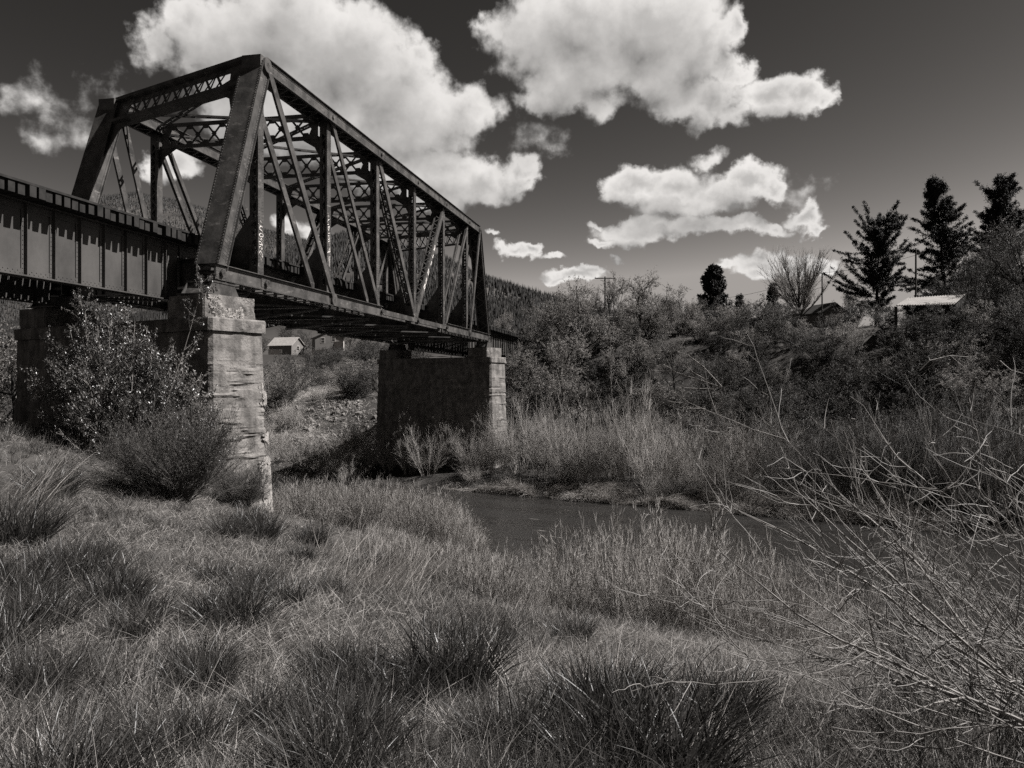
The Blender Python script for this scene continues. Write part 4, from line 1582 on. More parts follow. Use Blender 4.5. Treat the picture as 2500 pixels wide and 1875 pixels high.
DARK = [(2340, 72, 610, 0, 'dark shaggy tree under the middle conifer, behind the metal roof'), (2420, 66, 560, 1, 'dark leaning tree by the right edge of the bluff'),
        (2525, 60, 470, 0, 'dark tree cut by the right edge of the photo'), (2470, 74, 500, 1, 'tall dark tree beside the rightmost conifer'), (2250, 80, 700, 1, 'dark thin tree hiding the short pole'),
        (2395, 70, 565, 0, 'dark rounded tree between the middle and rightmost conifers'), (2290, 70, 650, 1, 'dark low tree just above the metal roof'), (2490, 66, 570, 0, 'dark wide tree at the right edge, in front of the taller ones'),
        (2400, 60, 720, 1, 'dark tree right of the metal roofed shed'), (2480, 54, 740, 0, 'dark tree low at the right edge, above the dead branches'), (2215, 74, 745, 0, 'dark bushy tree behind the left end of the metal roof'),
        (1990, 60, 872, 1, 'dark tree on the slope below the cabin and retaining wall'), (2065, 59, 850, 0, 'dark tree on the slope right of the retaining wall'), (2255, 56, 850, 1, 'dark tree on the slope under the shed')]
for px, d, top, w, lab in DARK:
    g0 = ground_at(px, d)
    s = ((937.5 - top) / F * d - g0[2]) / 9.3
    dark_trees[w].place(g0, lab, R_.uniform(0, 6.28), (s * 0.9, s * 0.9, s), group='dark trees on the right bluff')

# trees behind the bridge, seen under and beside it
k = 0
for px, d, top, w in [(30, 62, 745, 0), (95, 70, 790, 1), (-60, 66, 740, 1), (560, 150, 790, 0), (610, 165, 800, 1), (690, 240, 770, 0), (640, 170, 815, 0), (735, 230, 790, 1), (900, 180, 800, 0), (850, 250, 800, 1), (960, 160, 815, 1), (1010, 150, 820, 0), (1100, 140, 800, 1), (1180, 130, 790, 0)]:
    g0 = ground_at(px, d) if d < 165 else np.array([(px - 1250) / F * d, d, float(hill_z(np.array([math.atan((px - 1250) / F)]), np.array([d]))[0])])
    s = ((937.5 - top) / F * d - g0[2]) / 9.3
    (dark_trees if k % 3 else trees)[w].place(g0, 'distant leafy tree seen beneath or beside the bridge deck', R_.uniform(0, 6.28), (s * 1.1, s * 1.1, s), group='distant trees behind the bridge')
    k += 1

# conifers
flat_top = lambda q: np.where(q > 0.9, 0.55, np.where(q < 0.35, 0.6, 0.95)) + 0.28 * np.sin(q * 21)
cons = [
    (2140, 78, 550, conifer(1, 13, 0.38, 0.22, per=6, layers=22, droop=-0.6, shape=flat_top, rough=0.4, needle=0.19, trunk_r=0.26, dens=3.2, blen=0.85, lv=(0.35, 1.35), K=24), 'gnarled dark conifer with long ragged limbs, left of two pointed conifers'),
    (2312, 86, 430, conifer(2, 15, 0.36, 0.10, per=7, layers=30, needle=0.18, trunk_r=0.22, dens=2.6, blen=0.8, K=20, lv=(0.5, 1.3)), 'pointed dark conifer between the gnarled one and the rightmost one'),
    (2432, 92, 440, conifer(3, 15, 0.31, 0.14, per=6, layers=28, needle=0.18, rough=0.45, trunk_r=0.22, droop=-0.5, dens=2.6, blen=0.85, K=20, lv=(0.4, 1.4), shape=lambda q: (1 - q) ** 0.55 * 0.95 + 0.1 * np.sin(q * 30)), 'rightmost dark conifer on the skyline, with a ragged blunt top'),
    (1737, 105, 655, conifer(4, 11, 0.33, 0.08, per=8, layers=24, needle=0.46, droop=-0.7, shape=lambda q: (1 - q) ** 0.55, trunk_r=0.22, rough=0.2, dens=1.3, blen=0.8), 'dense rounded pine standing alone above the budding trees'),
    (1806, 100, 722, conifer(5, 6, 0.24, 0.05, per=6, layers=16, needle=0.2), 'small pointed spruce beside the lean-to shed'),
    (1882, 96, 692, conifer(6, 7, 0.25, 0.05, per=6, layers=18, needle=0.22), 'small dark spruce left of the bare vase tree'),
]
for px, d, top, parts, lab in cons:
    g0 = ground_at(px, d)
    h = (937.5 - top) / F * d - g0[2]
    nominal = {2140: 13, 2312: 15, 2432: 15, 1737: 11, 1806: 6, 1882: 7}[px]
    plant_thing('conifer', lab, 'conifer', parts, g0, R_.uniform(0, 6.28), None, h / nominal)

# bare vase-shaped tree
r = np.random.default_rng(77)
tr, cr = MB(), MB()
P0, R0 = walk(r, np.array([[0, 0, -0.5]]), np.array([[0, 0, 1.0]]), [3.6], 6, 0.1, 0.02, 0.17, 0.75)
tubes(tr, P0, R0, 8)
P1, R1_ = offshoots(r, P0, R0, 28, 0.5, 1.0, 0.66, 5.2, 9, 0.75, 0.05, 0.5, 0.035, -0.1)
tubes(tr, P1, R1_, 5)
P2, R2_ = offshoots(r, P1, R1_, 14, 0.15, 0.95, 0.45, 2.3, 6, 0.5, 0.06, 0.55, 0.016, 0.3)
P3, R3_ = offshoots(r, P2, R2_, 10, 0.2, 1.0, 0.45, 0.9, 4, 0.3, 0.07, 0.7, 0.010, 0.2)
tubes(cr, P2, R2_, 3)
tubes(cr, P3, R3_, 3)
g0 = ground_at(1954, 86)
h = (937.5 - 616) / F * 86 - g0[2]
plant_thing('tree', 'bare vase shaped tree with fine upswept branches against the low cloud', 'tree', [('trunk', tr, 'bark_mid'), ('crown', cr, 'twig_mid')], g0, 0.4, None, h / 8.6)

# shrubs clothing the bluff and the far bank
r = np.random.default_rng(31)
spots = []
for i in range(5000):
    px = r.uniform(1180, 2620)
    t = r.uniform(52.5, 74)
    # walk the view ray to the wanted distance across the river
    xr = (px - 1250) / F
    d = t / (TV[0] * xr + TV[1])
    x = xr * d
    if any((x - q[0]) ** 2 + (d - q[1]) ** 2 < (1.55 if px < 1750 else 1.35) ** 2 for q in spots):
        continue
    if 2170 < px < 2345 and 60.3 < d < 68:
        continue
    if px < 1740 and t > 60.5 and r.uniform() < 0.55:
        continue
    if 1915 < px < 2065 and d > 68:
        continue
    spots.append((x, d, px, t))
    if len(spots) > 165:
        break
for x, d, px, t in spots:
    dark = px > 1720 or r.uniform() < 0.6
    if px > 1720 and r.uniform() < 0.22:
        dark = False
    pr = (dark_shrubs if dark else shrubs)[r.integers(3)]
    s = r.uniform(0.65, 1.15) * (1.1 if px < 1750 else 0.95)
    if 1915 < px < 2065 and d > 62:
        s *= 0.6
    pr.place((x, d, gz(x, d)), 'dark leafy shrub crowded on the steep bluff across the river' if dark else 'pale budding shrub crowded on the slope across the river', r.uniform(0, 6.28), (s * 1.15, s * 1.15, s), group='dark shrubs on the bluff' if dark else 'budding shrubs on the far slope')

# shrubs in the field beyond the bridge
for i in range(46):
    px = r.uniform(600, 1000)
    d = r.uniform(88, 132)
    g0 = ground_at(px, d)
    top = r.uniform(862, 915)
    s = r.uniform(0.75, 1.35)
    (dark_shrubs if i % 2 else shrubs)[i % 3].place(g0, 'rounded shrub in the thicket below the distant houses', r.uniform(0, 6.28), (s * 1.3, s * 1.3, s), group='shrubs below the distant houses')

for i in range(26):
    px = r.uniform(590, 1020)
    g0 = ground_at(px, r.uniform(130, 172))
    s = r.uniform(0.9, 1.4)
    dark_shrubs[i % 3].place(g0, 'dark shrub on the rise just below the distant houses', r.uniform(0, 6.28), (s * 1.4, s * 1.4, s), group='dark shrubs close below the houses')

# willows: big bare clumps along the far waterline
def on_bank(px, t):
    xr = (px - 1250) / F
    d = t / (TV[0] * xr + TV[1])
    return np.array([xr * d, d, gz(xr * d, d)])


big = [(905, 3.4), (950, 3.5), (1000, 3.8), (1045, 4.2), (1110, 4.4), (1160, 4.2), (1215, 5.0), (1270, 5.7), (1330, 5.4), (1390, 5.7), (1440, 5.3), (1500, 4.8), (1545, 6.7), (1605, 6.5), (1655, 5.4), (1715, 4.4),
       (1790, 5.3), (1850, 5.5), (1905, 4.8), (1960, 5.4), (2030, 5.5), (2100, 5.0), (2170, 5.6), (2250, 6.0), (2330, 6.0), (2410, 6.2), (2490, 6.2), (2580, 6), (2670, 6)]
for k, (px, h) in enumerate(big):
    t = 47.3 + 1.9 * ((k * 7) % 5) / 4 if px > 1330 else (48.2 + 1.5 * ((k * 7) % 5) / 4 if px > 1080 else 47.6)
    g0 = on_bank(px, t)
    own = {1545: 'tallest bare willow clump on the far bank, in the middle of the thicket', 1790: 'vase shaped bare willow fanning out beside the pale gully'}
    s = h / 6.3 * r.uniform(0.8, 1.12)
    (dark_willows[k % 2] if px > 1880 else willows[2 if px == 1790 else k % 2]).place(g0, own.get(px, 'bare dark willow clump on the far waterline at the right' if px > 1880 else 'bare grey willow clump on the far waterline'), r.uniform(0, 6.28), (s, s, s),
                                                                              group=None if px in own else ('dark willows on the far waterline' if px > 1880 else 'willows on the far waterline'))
for i in range(48):
    px = r.uniform(1090, 2750)
    g0 = on_bank(px, r.uniform(47.4, 54))
    s = r.uniform(0.25, 0.6)
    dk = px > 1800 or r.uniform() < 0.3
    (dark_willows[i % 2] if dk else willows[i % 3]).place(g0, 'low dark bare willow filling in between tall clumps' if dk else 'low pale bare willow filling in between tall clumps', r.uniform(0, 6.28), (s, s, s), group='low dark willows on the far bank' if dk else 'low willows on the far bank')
for i in range(26):
    px = r.uniform(1150, 2200)
    g0 = on_bank(px, r.uniform(46.5, 47.6))
    s = r.uniform(0.14, 0.26)
    (dark_willows[i % 2] if i % 3 == 0 else willows[i % 3]).place(g0, 'knee high bare willow at the very edge of the far bank', r.uniform(0, 6.28), (s * 1.6, s * 1.6, s), group='small willows at the water edge')
# brush on the left of the far pier and under the span
for i in range(46):
    px = r.uniform(640, 940)
    d = r.uniform(60, 92)
    g0 = ground_at(px, d)
    if 715 < px < 930 and 72 < d < 88:
        continue
    s = r.uniform(0.28, 0.5)
    willows[r.integers(3)].place(g0, 'bare brush in the field seen under the span', r.uniform(0, 6.28), (s * 1.3, s * 1.3, s), group='bare brush under the span')

# fallen dead tree on the bluff
r = np.random.default_rng(91)
mb = MB()
d_ = 57.0
for pts in ([(1762, 945), (1700, 925), (1650, 908), (1590, 905)], [(1762, 945), (1715, 895), (1680, 868), (1640, 855)], [(1700, 925), (1660, 915), (1620, 890)], [(1745, 950), (1700, 948), (1650, 945)],
            [(1720, 998), (1680, 998), (1640, 992)], [(1690, 980), (1660, 984), (1630, 982)], [(1735, 935), (1690, 910), (1665, 880)]):
    P = np.array([[at(x, y, d_ + (1762 - x) * 0.004) for x, y in pts]])
    P = P + r.normal(0, 0.03, P.shape)
    Rr = np.linspace(0.055, 0.018, len(pts))[None]
    tubes(mb, P, Rr, 5)
    P2, R2_ = offshoots(r, P, Rr, 7, 0.3, 1.0, 0.5, 0.9, 4, 0.1, 0.1, 0.5, 0.010, 0.3)
    tubes(mb, P2, R2_, 3)
o = mb.build('fallen_tree', 'bark_pale')
tag(o, 'pale bare fallen tree lying on the slope above the willows', 'fallen tree')
mb = MB()
for pts in ([(2245, 905), (2270, 880), (2320, 868), (2370, 872)], [(2320, 868), (2340, 885), (2335, 910)], [(2290, 875), (2270, 895), (2255, 915)], [(2335, 870), (2310, 900), (2300, 915)],
            [(2330, 925), (2300, 935), (2270, 950)], [(2420, 900), (2425, 960), (2424, 1010)], [(2440, 880), (2470, 905), (2500, 912)]):
    P = np.array([[at(x, y, 48.0) for x, y in pts]])
    Rr = np.linspace(0.035, 0.012, len(pts))[None]
    tubes(mb, P, Rr, 4)
    P2, R2_ = offshoots(r, P, Rr, 5, 0.3, 1.0, 0.7, 0.7, 4, -0.4, 0.1, 0.5, 0.007, 0.3)
    tubes(mb, P2, R2_, 3)
o = mb.build('fallen_tree', 'bark_pale')
tag(o, 'pale drooping dead branches among the dark shrubs at the right', 'fallen tree')

# ------------------------------------------------------------------ near bank: thicket, brush, sapling, tussocks
def thicket():
    r = np.random.default_rng(41)
    S, Hh = [], []
    for (pa, pb, t0, t1, quota, hm) in ((650, 1180, 17.6, 27.2, 4600, 2.1), (900, 1250, 11.5, 19.0, 800, 1.1), (1180, 2700, 13.0, 22.5, 160, 1.3)):
        k = 0
        for i in range(60000):
            px = r.uniform(pa, pb)
            t = r.uniform(t0, t1)
            xr = (px - 1250) / F
            d = t / (TV[0] * xr + TV[1])
            x = xr * d
            if px < 705 and d < 27.5:
                continue
            if pb == 1180:
                lim = np.interp(px, [660, 720, 950, 1050, 1110, 1180], [1195, 1195, 1180, 1195, 1245, 1330])
            elif pb == 1250:
                lim = 1330 + 60 * vnoise(px * 0.02, 3.0)
            else:
                lim = np.interp(px, [1180, 1250, 1330, 1400, 1480, 1560, 1640, 1760, 1850, 2000, 2300], [1390, 1440, 1400, 1370, 1410, 1390, 1380, 1400, 1450, 1480, 1520])
            cl = float(fbm(x * 0.9, d * 0.9, 1.0, 3))
            if r.uniform() > float(sstep(cl, 0.30, 0.55)) + 0.12:
                continue
            S.append((x, d))
            Hh.append((hm * r.uniform(0.55, 1.15) * (0.7 + 0.6 * cl), lim))
            k += 1
            if k > quota:
                break
    S = np.array(S)
    Z = ground_z(S[:, 0], S[:, 1])
    H = np.array([q[0] for q in Hh])
    lim = np.array([q[1] for q in Hh])
    ztop = (937.5 - (lim + r.uniform(-30, 50, len(H)))) / F * S[:, 1]
    H = np.clip(np.minimum(H, ztop - Z), 0.3, 2.8)
    P0 = np.column_stack([S, Z - 0.1])
    n = len(S)
    a = r.uniform(0, 2 * np.pi, n)
    D = np.stack([np.cos(a) * 0.22, np.sin(a) * 0.22, np.ones(n)], 1)
    P1, R1_ = walk(r, P0, D, H, 6, 0.1, 0.07, 0.0065, 0.35)
    P2, R2_ = offshoots(r, P1, R1_, 9, 0.2, 0.97, 0.5, 0.5, 4, 0.25, 0.10, 0.7, 0.0032, 0.4)
    P3, R3_ = offshoots(r, P2, R2_, 2, 0.2, 0.9, 0.5, 0.2, 3, 0.2, 0.1, 0.8, 0.0026, 0.3)
    mb = MB()
    tubes(mb, P1, R1_, 3)
    tubes(mb, P2, R2_, 3)
    tubes(mb, P3, R3_, 3)
    o = mb.build('willow_thicket', 'twig_mid')
    tag(o, kind='stuff')


thicket()

# taller single willows standing out of the near thicket
r = np.random.default_rng(43)
near_w = [Proto('willow_shrub', 'willow', willow(400 + i, H=2.0, stems=22, open_=0.42, tw=10, rad0=0.0095, foot=0.45, a2=0.6, n3=5, mat='twig_bright')) for i in range(3)]
for px, d, top, lab in [(1090, 24, 1200, 'grey twiggy willow at the left corner of the open water'), (1395, 15.5, 1255, 'thin bare willow rising tall over the water, left of its taller neighbour'), (1630, 14.5, 1240, 'tallest thin bare willow against the open river'),
                        (1500, 17, 1330, 'low thin willow between the two tall ones on the near bank'), (1760, 15, 1330, 'thin bare willow right of the tallest one, before the river'), (1270, 18, 1400, 'short thin willow left of the tall pair on the near bank'),
                        (1870, 13, 1400, 'thin bare willow touching the pale branches of the big bush')]:
    g0 = ground_at(px, d)
    h = (937.5 - top) / F * d - g0[2]
    near_w[r.integers(3)].place(g0, lab, r.uniform(0, 6.28), (h / 2.1 * 0.9, h / 2.1 * 0.9, h / 2.1))

for i in range(56):
    px = r.uniform(1170, 2120)
    d = r.uniform(13, 21)
    g0 = ground_at(px, d)
    lim = np.interp(px, [1170, 1300, 1420, 1600, 1780, 1900, 2120], [1400, 1370, 1300, 1290, 1330, 1390, 1440])
    h = (937.5 - lim + r.uniform(-60, 60)) / F * d - g0[2]
    if h < 0.5:
        continue
    near_w[i % 3].place(g0, 'thin grey willow, one of the screen of stems before the open water', r.uniform(0, 6.28), (h / 1.75 * 0.75, h / 1.75 * 0.75, h / 1.75), group='screen of thin willows on the near bank')

# leafy saplings by the pier
def sapling(seed, H, stems, spread, per):
    r = np.random.default_rng(seed)
    st, lf = MB(), MB()
    a = r.uniform(0, 2 * np.pi, stems)
    rr = spread * r.uniform(0.03, 1, stems) ** 0.75
    hh = H * (1.0 - 0.60 * (rr / spread) ** 0.9) * r.uniform(0.85, 1.0, stems)
    hh[0] = H
    S = np.stack([np.cos(a) * rr * 0.55, np.sin(a) * rr * 0.4, np.full(stems, -0.3)], 1)
    D = np.stack([np.cos(a) * rr * 0.16, np.sin(a) * rr * 0.12, np.ones(stems)], 1)
    P1, R1_ = walk(r, S, D, hh, 9, 0.25, 0.03, 0.022, 0.2)
    tubes(st, P1, R1_, 4)
    P2, R2_ = offshoots(r, P1, R1_, 24, 0.04, 0.98, 0.8, 1.15, 5, 0.45, 0.08, 0.5, 0.005, 0.55)
    P3, R3_ = offshoots(r, P2, R2_, 3, 0.2, 0.9, 0.6, 0.35, 4, 0.3, 0.08, 0.7, 0.003, 0.4)
    tubes(st, P2, R2_, 3)
    tubes(st, P3, R3_, 3)
    leaves(lf, r, P2, per, 0.064, 0.05, droop=0.55, spread=0.025, aspect=0.5)
    leaves(lf, r, P3, per // 2 + 4, 0.06, 0.15, droop=0.55, spread=0.02, aspect=0.5)
    leaves(lf, r, P1[:, 6:], 8, 0.085, 0.0, droop=0.55, spread=0.02, aspect=0.5)
    return [('stems', st, 'twig_mid'), ('foliage', lf, 'leaf_gloss')]


def put_sapling(px, d, top, base_px, parts, lab, nominal, wide=1.0):
    g0 = ground_at(px, d)
    h = (937.5 - top) / F * d - g0[2]
    s = h / nominal
    plant_thing('sapling', lab, 'sapling', parts, g0, 0.0, None, (s * wide, s * wide, s))


put_sapling(262, 21.5, 690, 0, sapling(51, 5.0, 56, 2.3, 20), 'big leafy sapling clump in front of the near pier and girder', 4.5, 0.95)
put_sapling(455, 22.6, 848, 0, sapling(52, 3.0, 13, 0.8, 18), 'small leafy sapling against the shaded side of the near pier', 3.0)

# rabbitbrush fan
def brush(seed, R0_, H, n):
    r = np.random.default_rng(seed)
    a = r.uniform(0, 2 * np.pi, n)
    tilt = 1.15 * np.sqrt(r.uniform(0, 1, n))
    D = np.stack([np.cos(a) * tilt, np.sin(a) * tilt, np.ones(n) * 0.85], 1)
    S = np.stack([np.cos(a) * 0.30 * r.uniform(0, 1, n), np.sin(a) * 0.25 * r.uniform(0, 1, n), np.full(n, -0.1)], 1)
    P1, R1_ = walk(r, S, D, H * r.uniform(0.45, 1.18, n), 7, 0.35, 0.11, 0.008, 0.35)
    P2, R2_ = offshoots(r, P1, R1_, 9, 0.35, 1.0, 0.45, H * 0.30, 4, 0.3, 0.08, 0.7, 0.003, 0.3)
    P3, R3_ = offshoots(r, P2, R2_, 4, 0.3, 1.0, 0.45, H * 0.10, 3, 0.2, 0.1, 0.8, 0.0025, 0.2)
    st, tp = MB(), MB()
    tubes(st, P1, R1_, 3)
    tubes(tp, P2, R2_, 3)
    tubes(tp, P3, R3_, 3)
    leaves(tp, r, P3, 3, 0.035, 0.2, spread=0.012, aspect=0.3, droop=-0.4)
    return [('stems', st, 'twig_dark'), ('foliage', tp, 'brush')]


for px, d, top, lab, wd, seed in [(425, 18.5, 1030, 'round grey green rabbitbrush in front of the near pier', 0.95, 61), (590, 20.8, 1150, 'smaller rabbitbrush leaning out right of the big one at the pier foot', 0.9, 62)]:
    g0 = ground_at(px, d)
    h = (937.5 - top) / F * d - g0[2]
    plant_thing('rabbitbrush', lab, 'bush', brush(seed, 1.0, 2.0, 330), g0, 0.0, None, (h / 1.75 * wd, h / 1.75 * wd, h / 1.75))

# ------------------------------------------------------------------ grass
def blades(mb, r, B, D, L, W, n=4, bend=0.5, lean=None):
    """flat tapering blades from bases B in directions D"""
    N = len(B)
    side = unit(np.cross(D, np.column_stack([r.normal(0, 1, N), r.normal(0, 1, N), np.zeros(N)]) + 1e-3))
    P = np.zeros((N, n, 3))
    P[:, 0] = B
    d = unit(D)
    g_ = np.column_stack([r.normal(0, 0.5, N), r.normal(0, 0.5, N), -np.ones(N)])
    if lean is not None:
        g_ = g_ + lean
    for k in range(1, n):
        d = unit(d + g_ * (bend * r.uniform(0.3, 1.3, N) / (n - 1))[:, None])
        P[:, k] = P[:, k - 1] + d * (L / (n - 1))[:, None]
    wv = np.linspace(1, 0.0, n)[None] ** 0.7 * W[:, None] * 0.5
    V = np.zeros((N, 2 * n - 1, 3))
    for k in range(n - 1):
        V[:, 2 * k] = P[:, k] - side * wv[:, k:k + 1]
        V[:, 2 * k + 1] = P[:, k] + side * wv[:, k:k + 1]
    V[:, -1] = P[:, -1]
    q, m_ = [], 2 * n - 1
    for k in range(n - 2):
        q.append((2 * k, 2 * k + 1, 2 * k + 3, 2 * k + 2))
    off = (np.arange(N) * m_)[:, None, None]
    base = mb.n
    mb.v.append(V.reshape(-1, 3))
    mb.f.append((np.array(q)[None] + off).reshape(-1, 4) + base)
    mb.f.append((np.array([(2 * n - 4, 2 * n - 3, 2 * n - 2)])[None] + off).reshape(-1, 3) + base)
    mb.n += N * m_


def field_points(r, n, d0, d1, pxa, pxb, power=1.0):
    """places on the near bank, thinning with distance as they shrink in view"""
    u = r.uniform(0, 1, n)
    d = d0 * (d1 / d0) ** (u ** power)
    px = r.uniform(pxa, pxb, n)
    x = (px - 1250) / F * d
    t = TV[0] * x + TV[1] * d
    uu = UV[0] * x + UV[1] * d
    return x, d, px, t, uu


TUS = [(1090, 1690, 1.05, 'big dark grass tussock right of the centre foreground, with curled pale tips'), (1620, 1900, 1.1, 'dark grass tussock at the bottom edge, under the pale stalks'), (960, 1740, 0.7, 'small dark tussock at the lower left of the biggest one'),
       (320, 1560, 0.6, 'dark tussock in the left foreground field'), (500, 1700, 0.6, 'dark tussock low in the left foreground, by a lit swath of straw'), (90, 1700, 0.6, 'dark tussock by the left edge near the bottom'),
       (760, 1330, 0.7, 'dark tussock at the foot of the pier, left of the straw clump'), (520, 1430, 0.6, 'dark tussock in the middle of the field below the rabbitbrush'), (700, 1480, 0.6, 'small dark tussock left of the pale straw clump'),
       (40, 1330, 1.0, 'tall dark tussock at the left edge below the sapling'), (130, 1210, 1.0, 'tall dark tussock left of the rabbitbrush'), (300, 1460, 0.6, 'low dark tussock beside the left field path of straw'),
       (800, 1660, 0.6, 'low dark tussock between two foreground tussocks'), (1480, 1790, 0.85, 'dark tussock left of the bottom edge tussock'), (1760, 1760, 0.8, 'dark tussock under the big pale bush'), (660, 1790, 0.6, 'dark tussock at the bottom, left of centre')]


def hit(px, py):
    """where the view ray under a pixel meets the ground"""
    for dd in np.arange(2.0, 30, 0.04):
        q = at(px, py, dd)
        if q[2] < gz(q[0], q[1]):
            return np.array([q[0], q[1], gz(q[0], q[1])])
    return ground_at(px, 3.0)


TPOS = [hit(px, py) for px, py, s, lab in TUS]

def tufts(r, x, d, n_per, rad_, hgt):
    """blade bases and directions fanning out of many little tuft centres"""
    c = len(x)
    k = np.repeat(np.arange(c), n_per)
    n = len(k)
    a = r.uniform(0, 2 * np.pi, n)
    q = np.sqrt(r.uniform(0, 1, n))
    bx, by = x[k] + np.cos(a) * q * rad_[k], d[k] + np.sin(a) * q * rad_[k]
    lx, ly = r.normal(0.12, 0.22, c), r.normal(0, 0.22, c)
    D = np.column_stack([np.cos(a) * q * 0.55 + lx[k] + r.normal(0, 0.25, n), np.sin(a) * q * 0.55 + ly[k] + r.normal(0, 0.25, n), np.ones(n)])
    L = hgt[k] * r.uniform(0.35, 1.2, n)
    return np.column_stack([bx, by, ground_z(bx, by) - 0.02]), D, L


def make_grass():
    r = np.random.default_rng(71)

    def pts(n, seed, lo, hi, base):
        x, d, px, t, uu = field_points(r, n, 2.3, 30, -300, 2800)
        k = n // 5
        x2, d2, px2, t2, uu2 = field_points(r, k, 19, 44, -300, 520)
        x, d, px, t = (np.concatenate(q) for q in ((x, x2), (d, d2), (px, px2), (t, t2)))
        n = len(x)
        patch = fbm(x * 0.75 + seed, d * 0.75, 3.0, 4)
        edge = np.where(px > 900, 15.5, 19.5) + 3 * (patch - 0.5)
        keep = (t < edge) & (r.uniform(0, 1, n) < base + (1 - base) * sstep(patch, lo, hi))
        for q, tq in zip(TPOS, TUS):
            keep &= (x - q[0]) ** 2 + (d - q[1] + 0.15) ** 2 > (0.42 * tq[2] * 0.8) ** 2
        return x[keep], d[keep], px[keep], patch[keep]
    # green tufts of every size, fanning out of their own roots
    x, d, px, patch = pts(9500, 0.0, 0.36, 0.64, 0.45)
    c = len(x)
    hgt = (0.08 + 0.19 * patch) * r.uniform(0.6, 1.6, c) * (1 + 0.8 * (1 - sstep(px, 60, 420)) * sstep(d, 9, 15))
    rad_ = r.uniform(0.03, 0.15, c)
    B, D, L = tufts(r, x, d, 30, rad_, hgt)
    mb = MB()
    W = r.uniform(0.004, 0.0095, len(B)) * (1 + 0.03 * np.clip(B[:, 1] - 6, 0, 20))
    blades(mb, r, B, D, L, W, 4, 0.30)
    o = mb.build('grass', 'grass')
    tag(o, kind='stuff')
    # straw: broken and matted, lying every way, with standing stalks here and there
    mb = MB()
    x, d, px, patch = pts(330000, 20.0, 0.42, 0.58, 0.35)
    n = len(x)
    a = r.uniform(0, 2 * np.pi, n)
    D = np.column_stack([np.cos(a) + 0.25, np.sin(a), np.abs(r.normal(0.45, 0.7, n)) + 0.03])
    L = r.gamma(3.0, 0.040, n) + 0.03
    W = r.uniform(0.0025, 0.006, n) * (1 + 0.03 * np.clip(d - 6, 0, 20))
    blades(mb, r, np.column_stack([x, d, ground_z(x, d) + r.uniform(0, 0.08, n)]), D, L, W, 3, 0.25)
    x, d, px, patch = pts(5000, 40.0, 0.45, 0.6, 0.3)
    n = len(x)
    D = np.column_stack([r.normal(0.45, 0.4, n), r.normal(0, 0.35, n), np.ones(n)])
    blades(mb, r, np.column_stack([x, d, ground_z(x, d)]), D, r.uniform(0.2, 0.55, n), r.uniform(0.0025, 0.005, n) * (1 + 0.03 * np.clip(d - 6, 0, 20)), 5, 0.5)
    o = mb.build('dry_grass', 'straw')
    tag(o, kind='stuff')


make_grass()

# bleached grass flattened along the far waterline, and grass on the far field
r = np.random.default_rng(73)
mb = MB()
n = 150000
px = r.uniform(1080, 2300, n)
xr = (px - 1250) / F
t = 45.3 + np.abs(r.normal(0, 0.75, n))
d = t / (TV[0] * xr + TV[1])
x = xr * d
pt = fbm(x * 0.5, d * 0.5, 2, 3)
thick_ = np.interp(px, [1080, 1280, 1420, 1900, 2000, 2300], [0.08, 0.35, 1.0, 1.0, 0.5, 0.1])
keep = r.uniform(0, 1, n) < sstep(pt, 0.30, 0.50) * thick_
x, d, pt = x[keep], d[keep], pt[keep]
n = len(x)
z = ground_z(x, d)
sw = (fbm(x * 0.8, d * 0.8, 4, 2) - 0.5) * 6
D = np.column_stack([np.cos(sw) + r.normal(0, 0.4, n), np.sin(sw) * 0.5 - 0.6 + r.normal(0, 0.4, n), r.uniform(-0.1, 0.7, n)])
hump = 0.5 * sstep(pt, 0.42, 0.6)
blades(mb, r, np.column_stack([x, d, np.maximum(z, WATER_Z) + hump * r.uniform(0, 1, n)]), D, r.uniform(0.35, 0.9, n), r.uniform(0.014, 0.03, n), 4, 0.8)
o = mb.build('bleached_grass', 'straw_pale')
tag(o, kind='stuff')
mb = MB()
n = 42000
px = r.uniform(560, 1000, n)
d = r.uniform(66, 108, n)
x = (px - 1250) / F * d
keep = (r.uniform(0, 1, n) < 0.25 + 0.75 * sstep(fbm(x * 0.2, d * 0.1, 8, 3), 0.4, 0.6))
x, d = x[keep], d[keep]
n = len(x)
D = np.column_stack([r.normal(0.3, 0.6, n), r.normal(0, 0.6, n), r.uniform(0.1, 0.9, n)])
blades(mb, r, np.column_stack([x, d, ground_z(x, d)]), D, r.uniform(0.25, 0.7, n), r.uniform(0.02, 0.04, n), 4, 0.8)
# the pale gully on the far bank
n = 5000
c0 = ground_at(1795, 53.5)
gx, gy = c0[0] + r.normal(0, 0.9, n), c0[1] + r.normal(1.0, 1.4, n)
D = np.column_stack([r.normal(0, 0.6, n), r.normal(-0.5, 0.5, n), r.uniform(0.0, 0.7, n)])
blades(mb, r, np.column_stack([gx, gy, ground_z(gx, gy)]), D, r.uniform(0.2, 0.6, n), r.uniform(0.015, 0.03, n), 4, 0.8)
o = mb.build('field_grass', 'straw')
tag(o, kind='stuff')

# dark tussocks
def tussock(seed, n, L, W, out):
    r = np.random.default_rng(seed)
    a = r.uniform(0, 2 * np.pi, n)
    rr = np.sqrt(r.uniform(0, 1, n)) * out * 0.55
    B = np.column_stack([np.cos(a) * rr, np.sin(a) * rr, np.full(n, -0.03)])
    D = np.column_stack([np.cos(a) * rr * 1.5 + r.normal(0.05, 0.22, n), np.sin(a) * rr * 1.5 + r.normal(0, 0.22, n), np.ones(n)])
    mb = MB()
    blades(mb, r, B, D, L * r.uniform(0.45, 1.2, n), W * r.uniform(0.7, 1.2, n), 7, 0.95)
    return mb


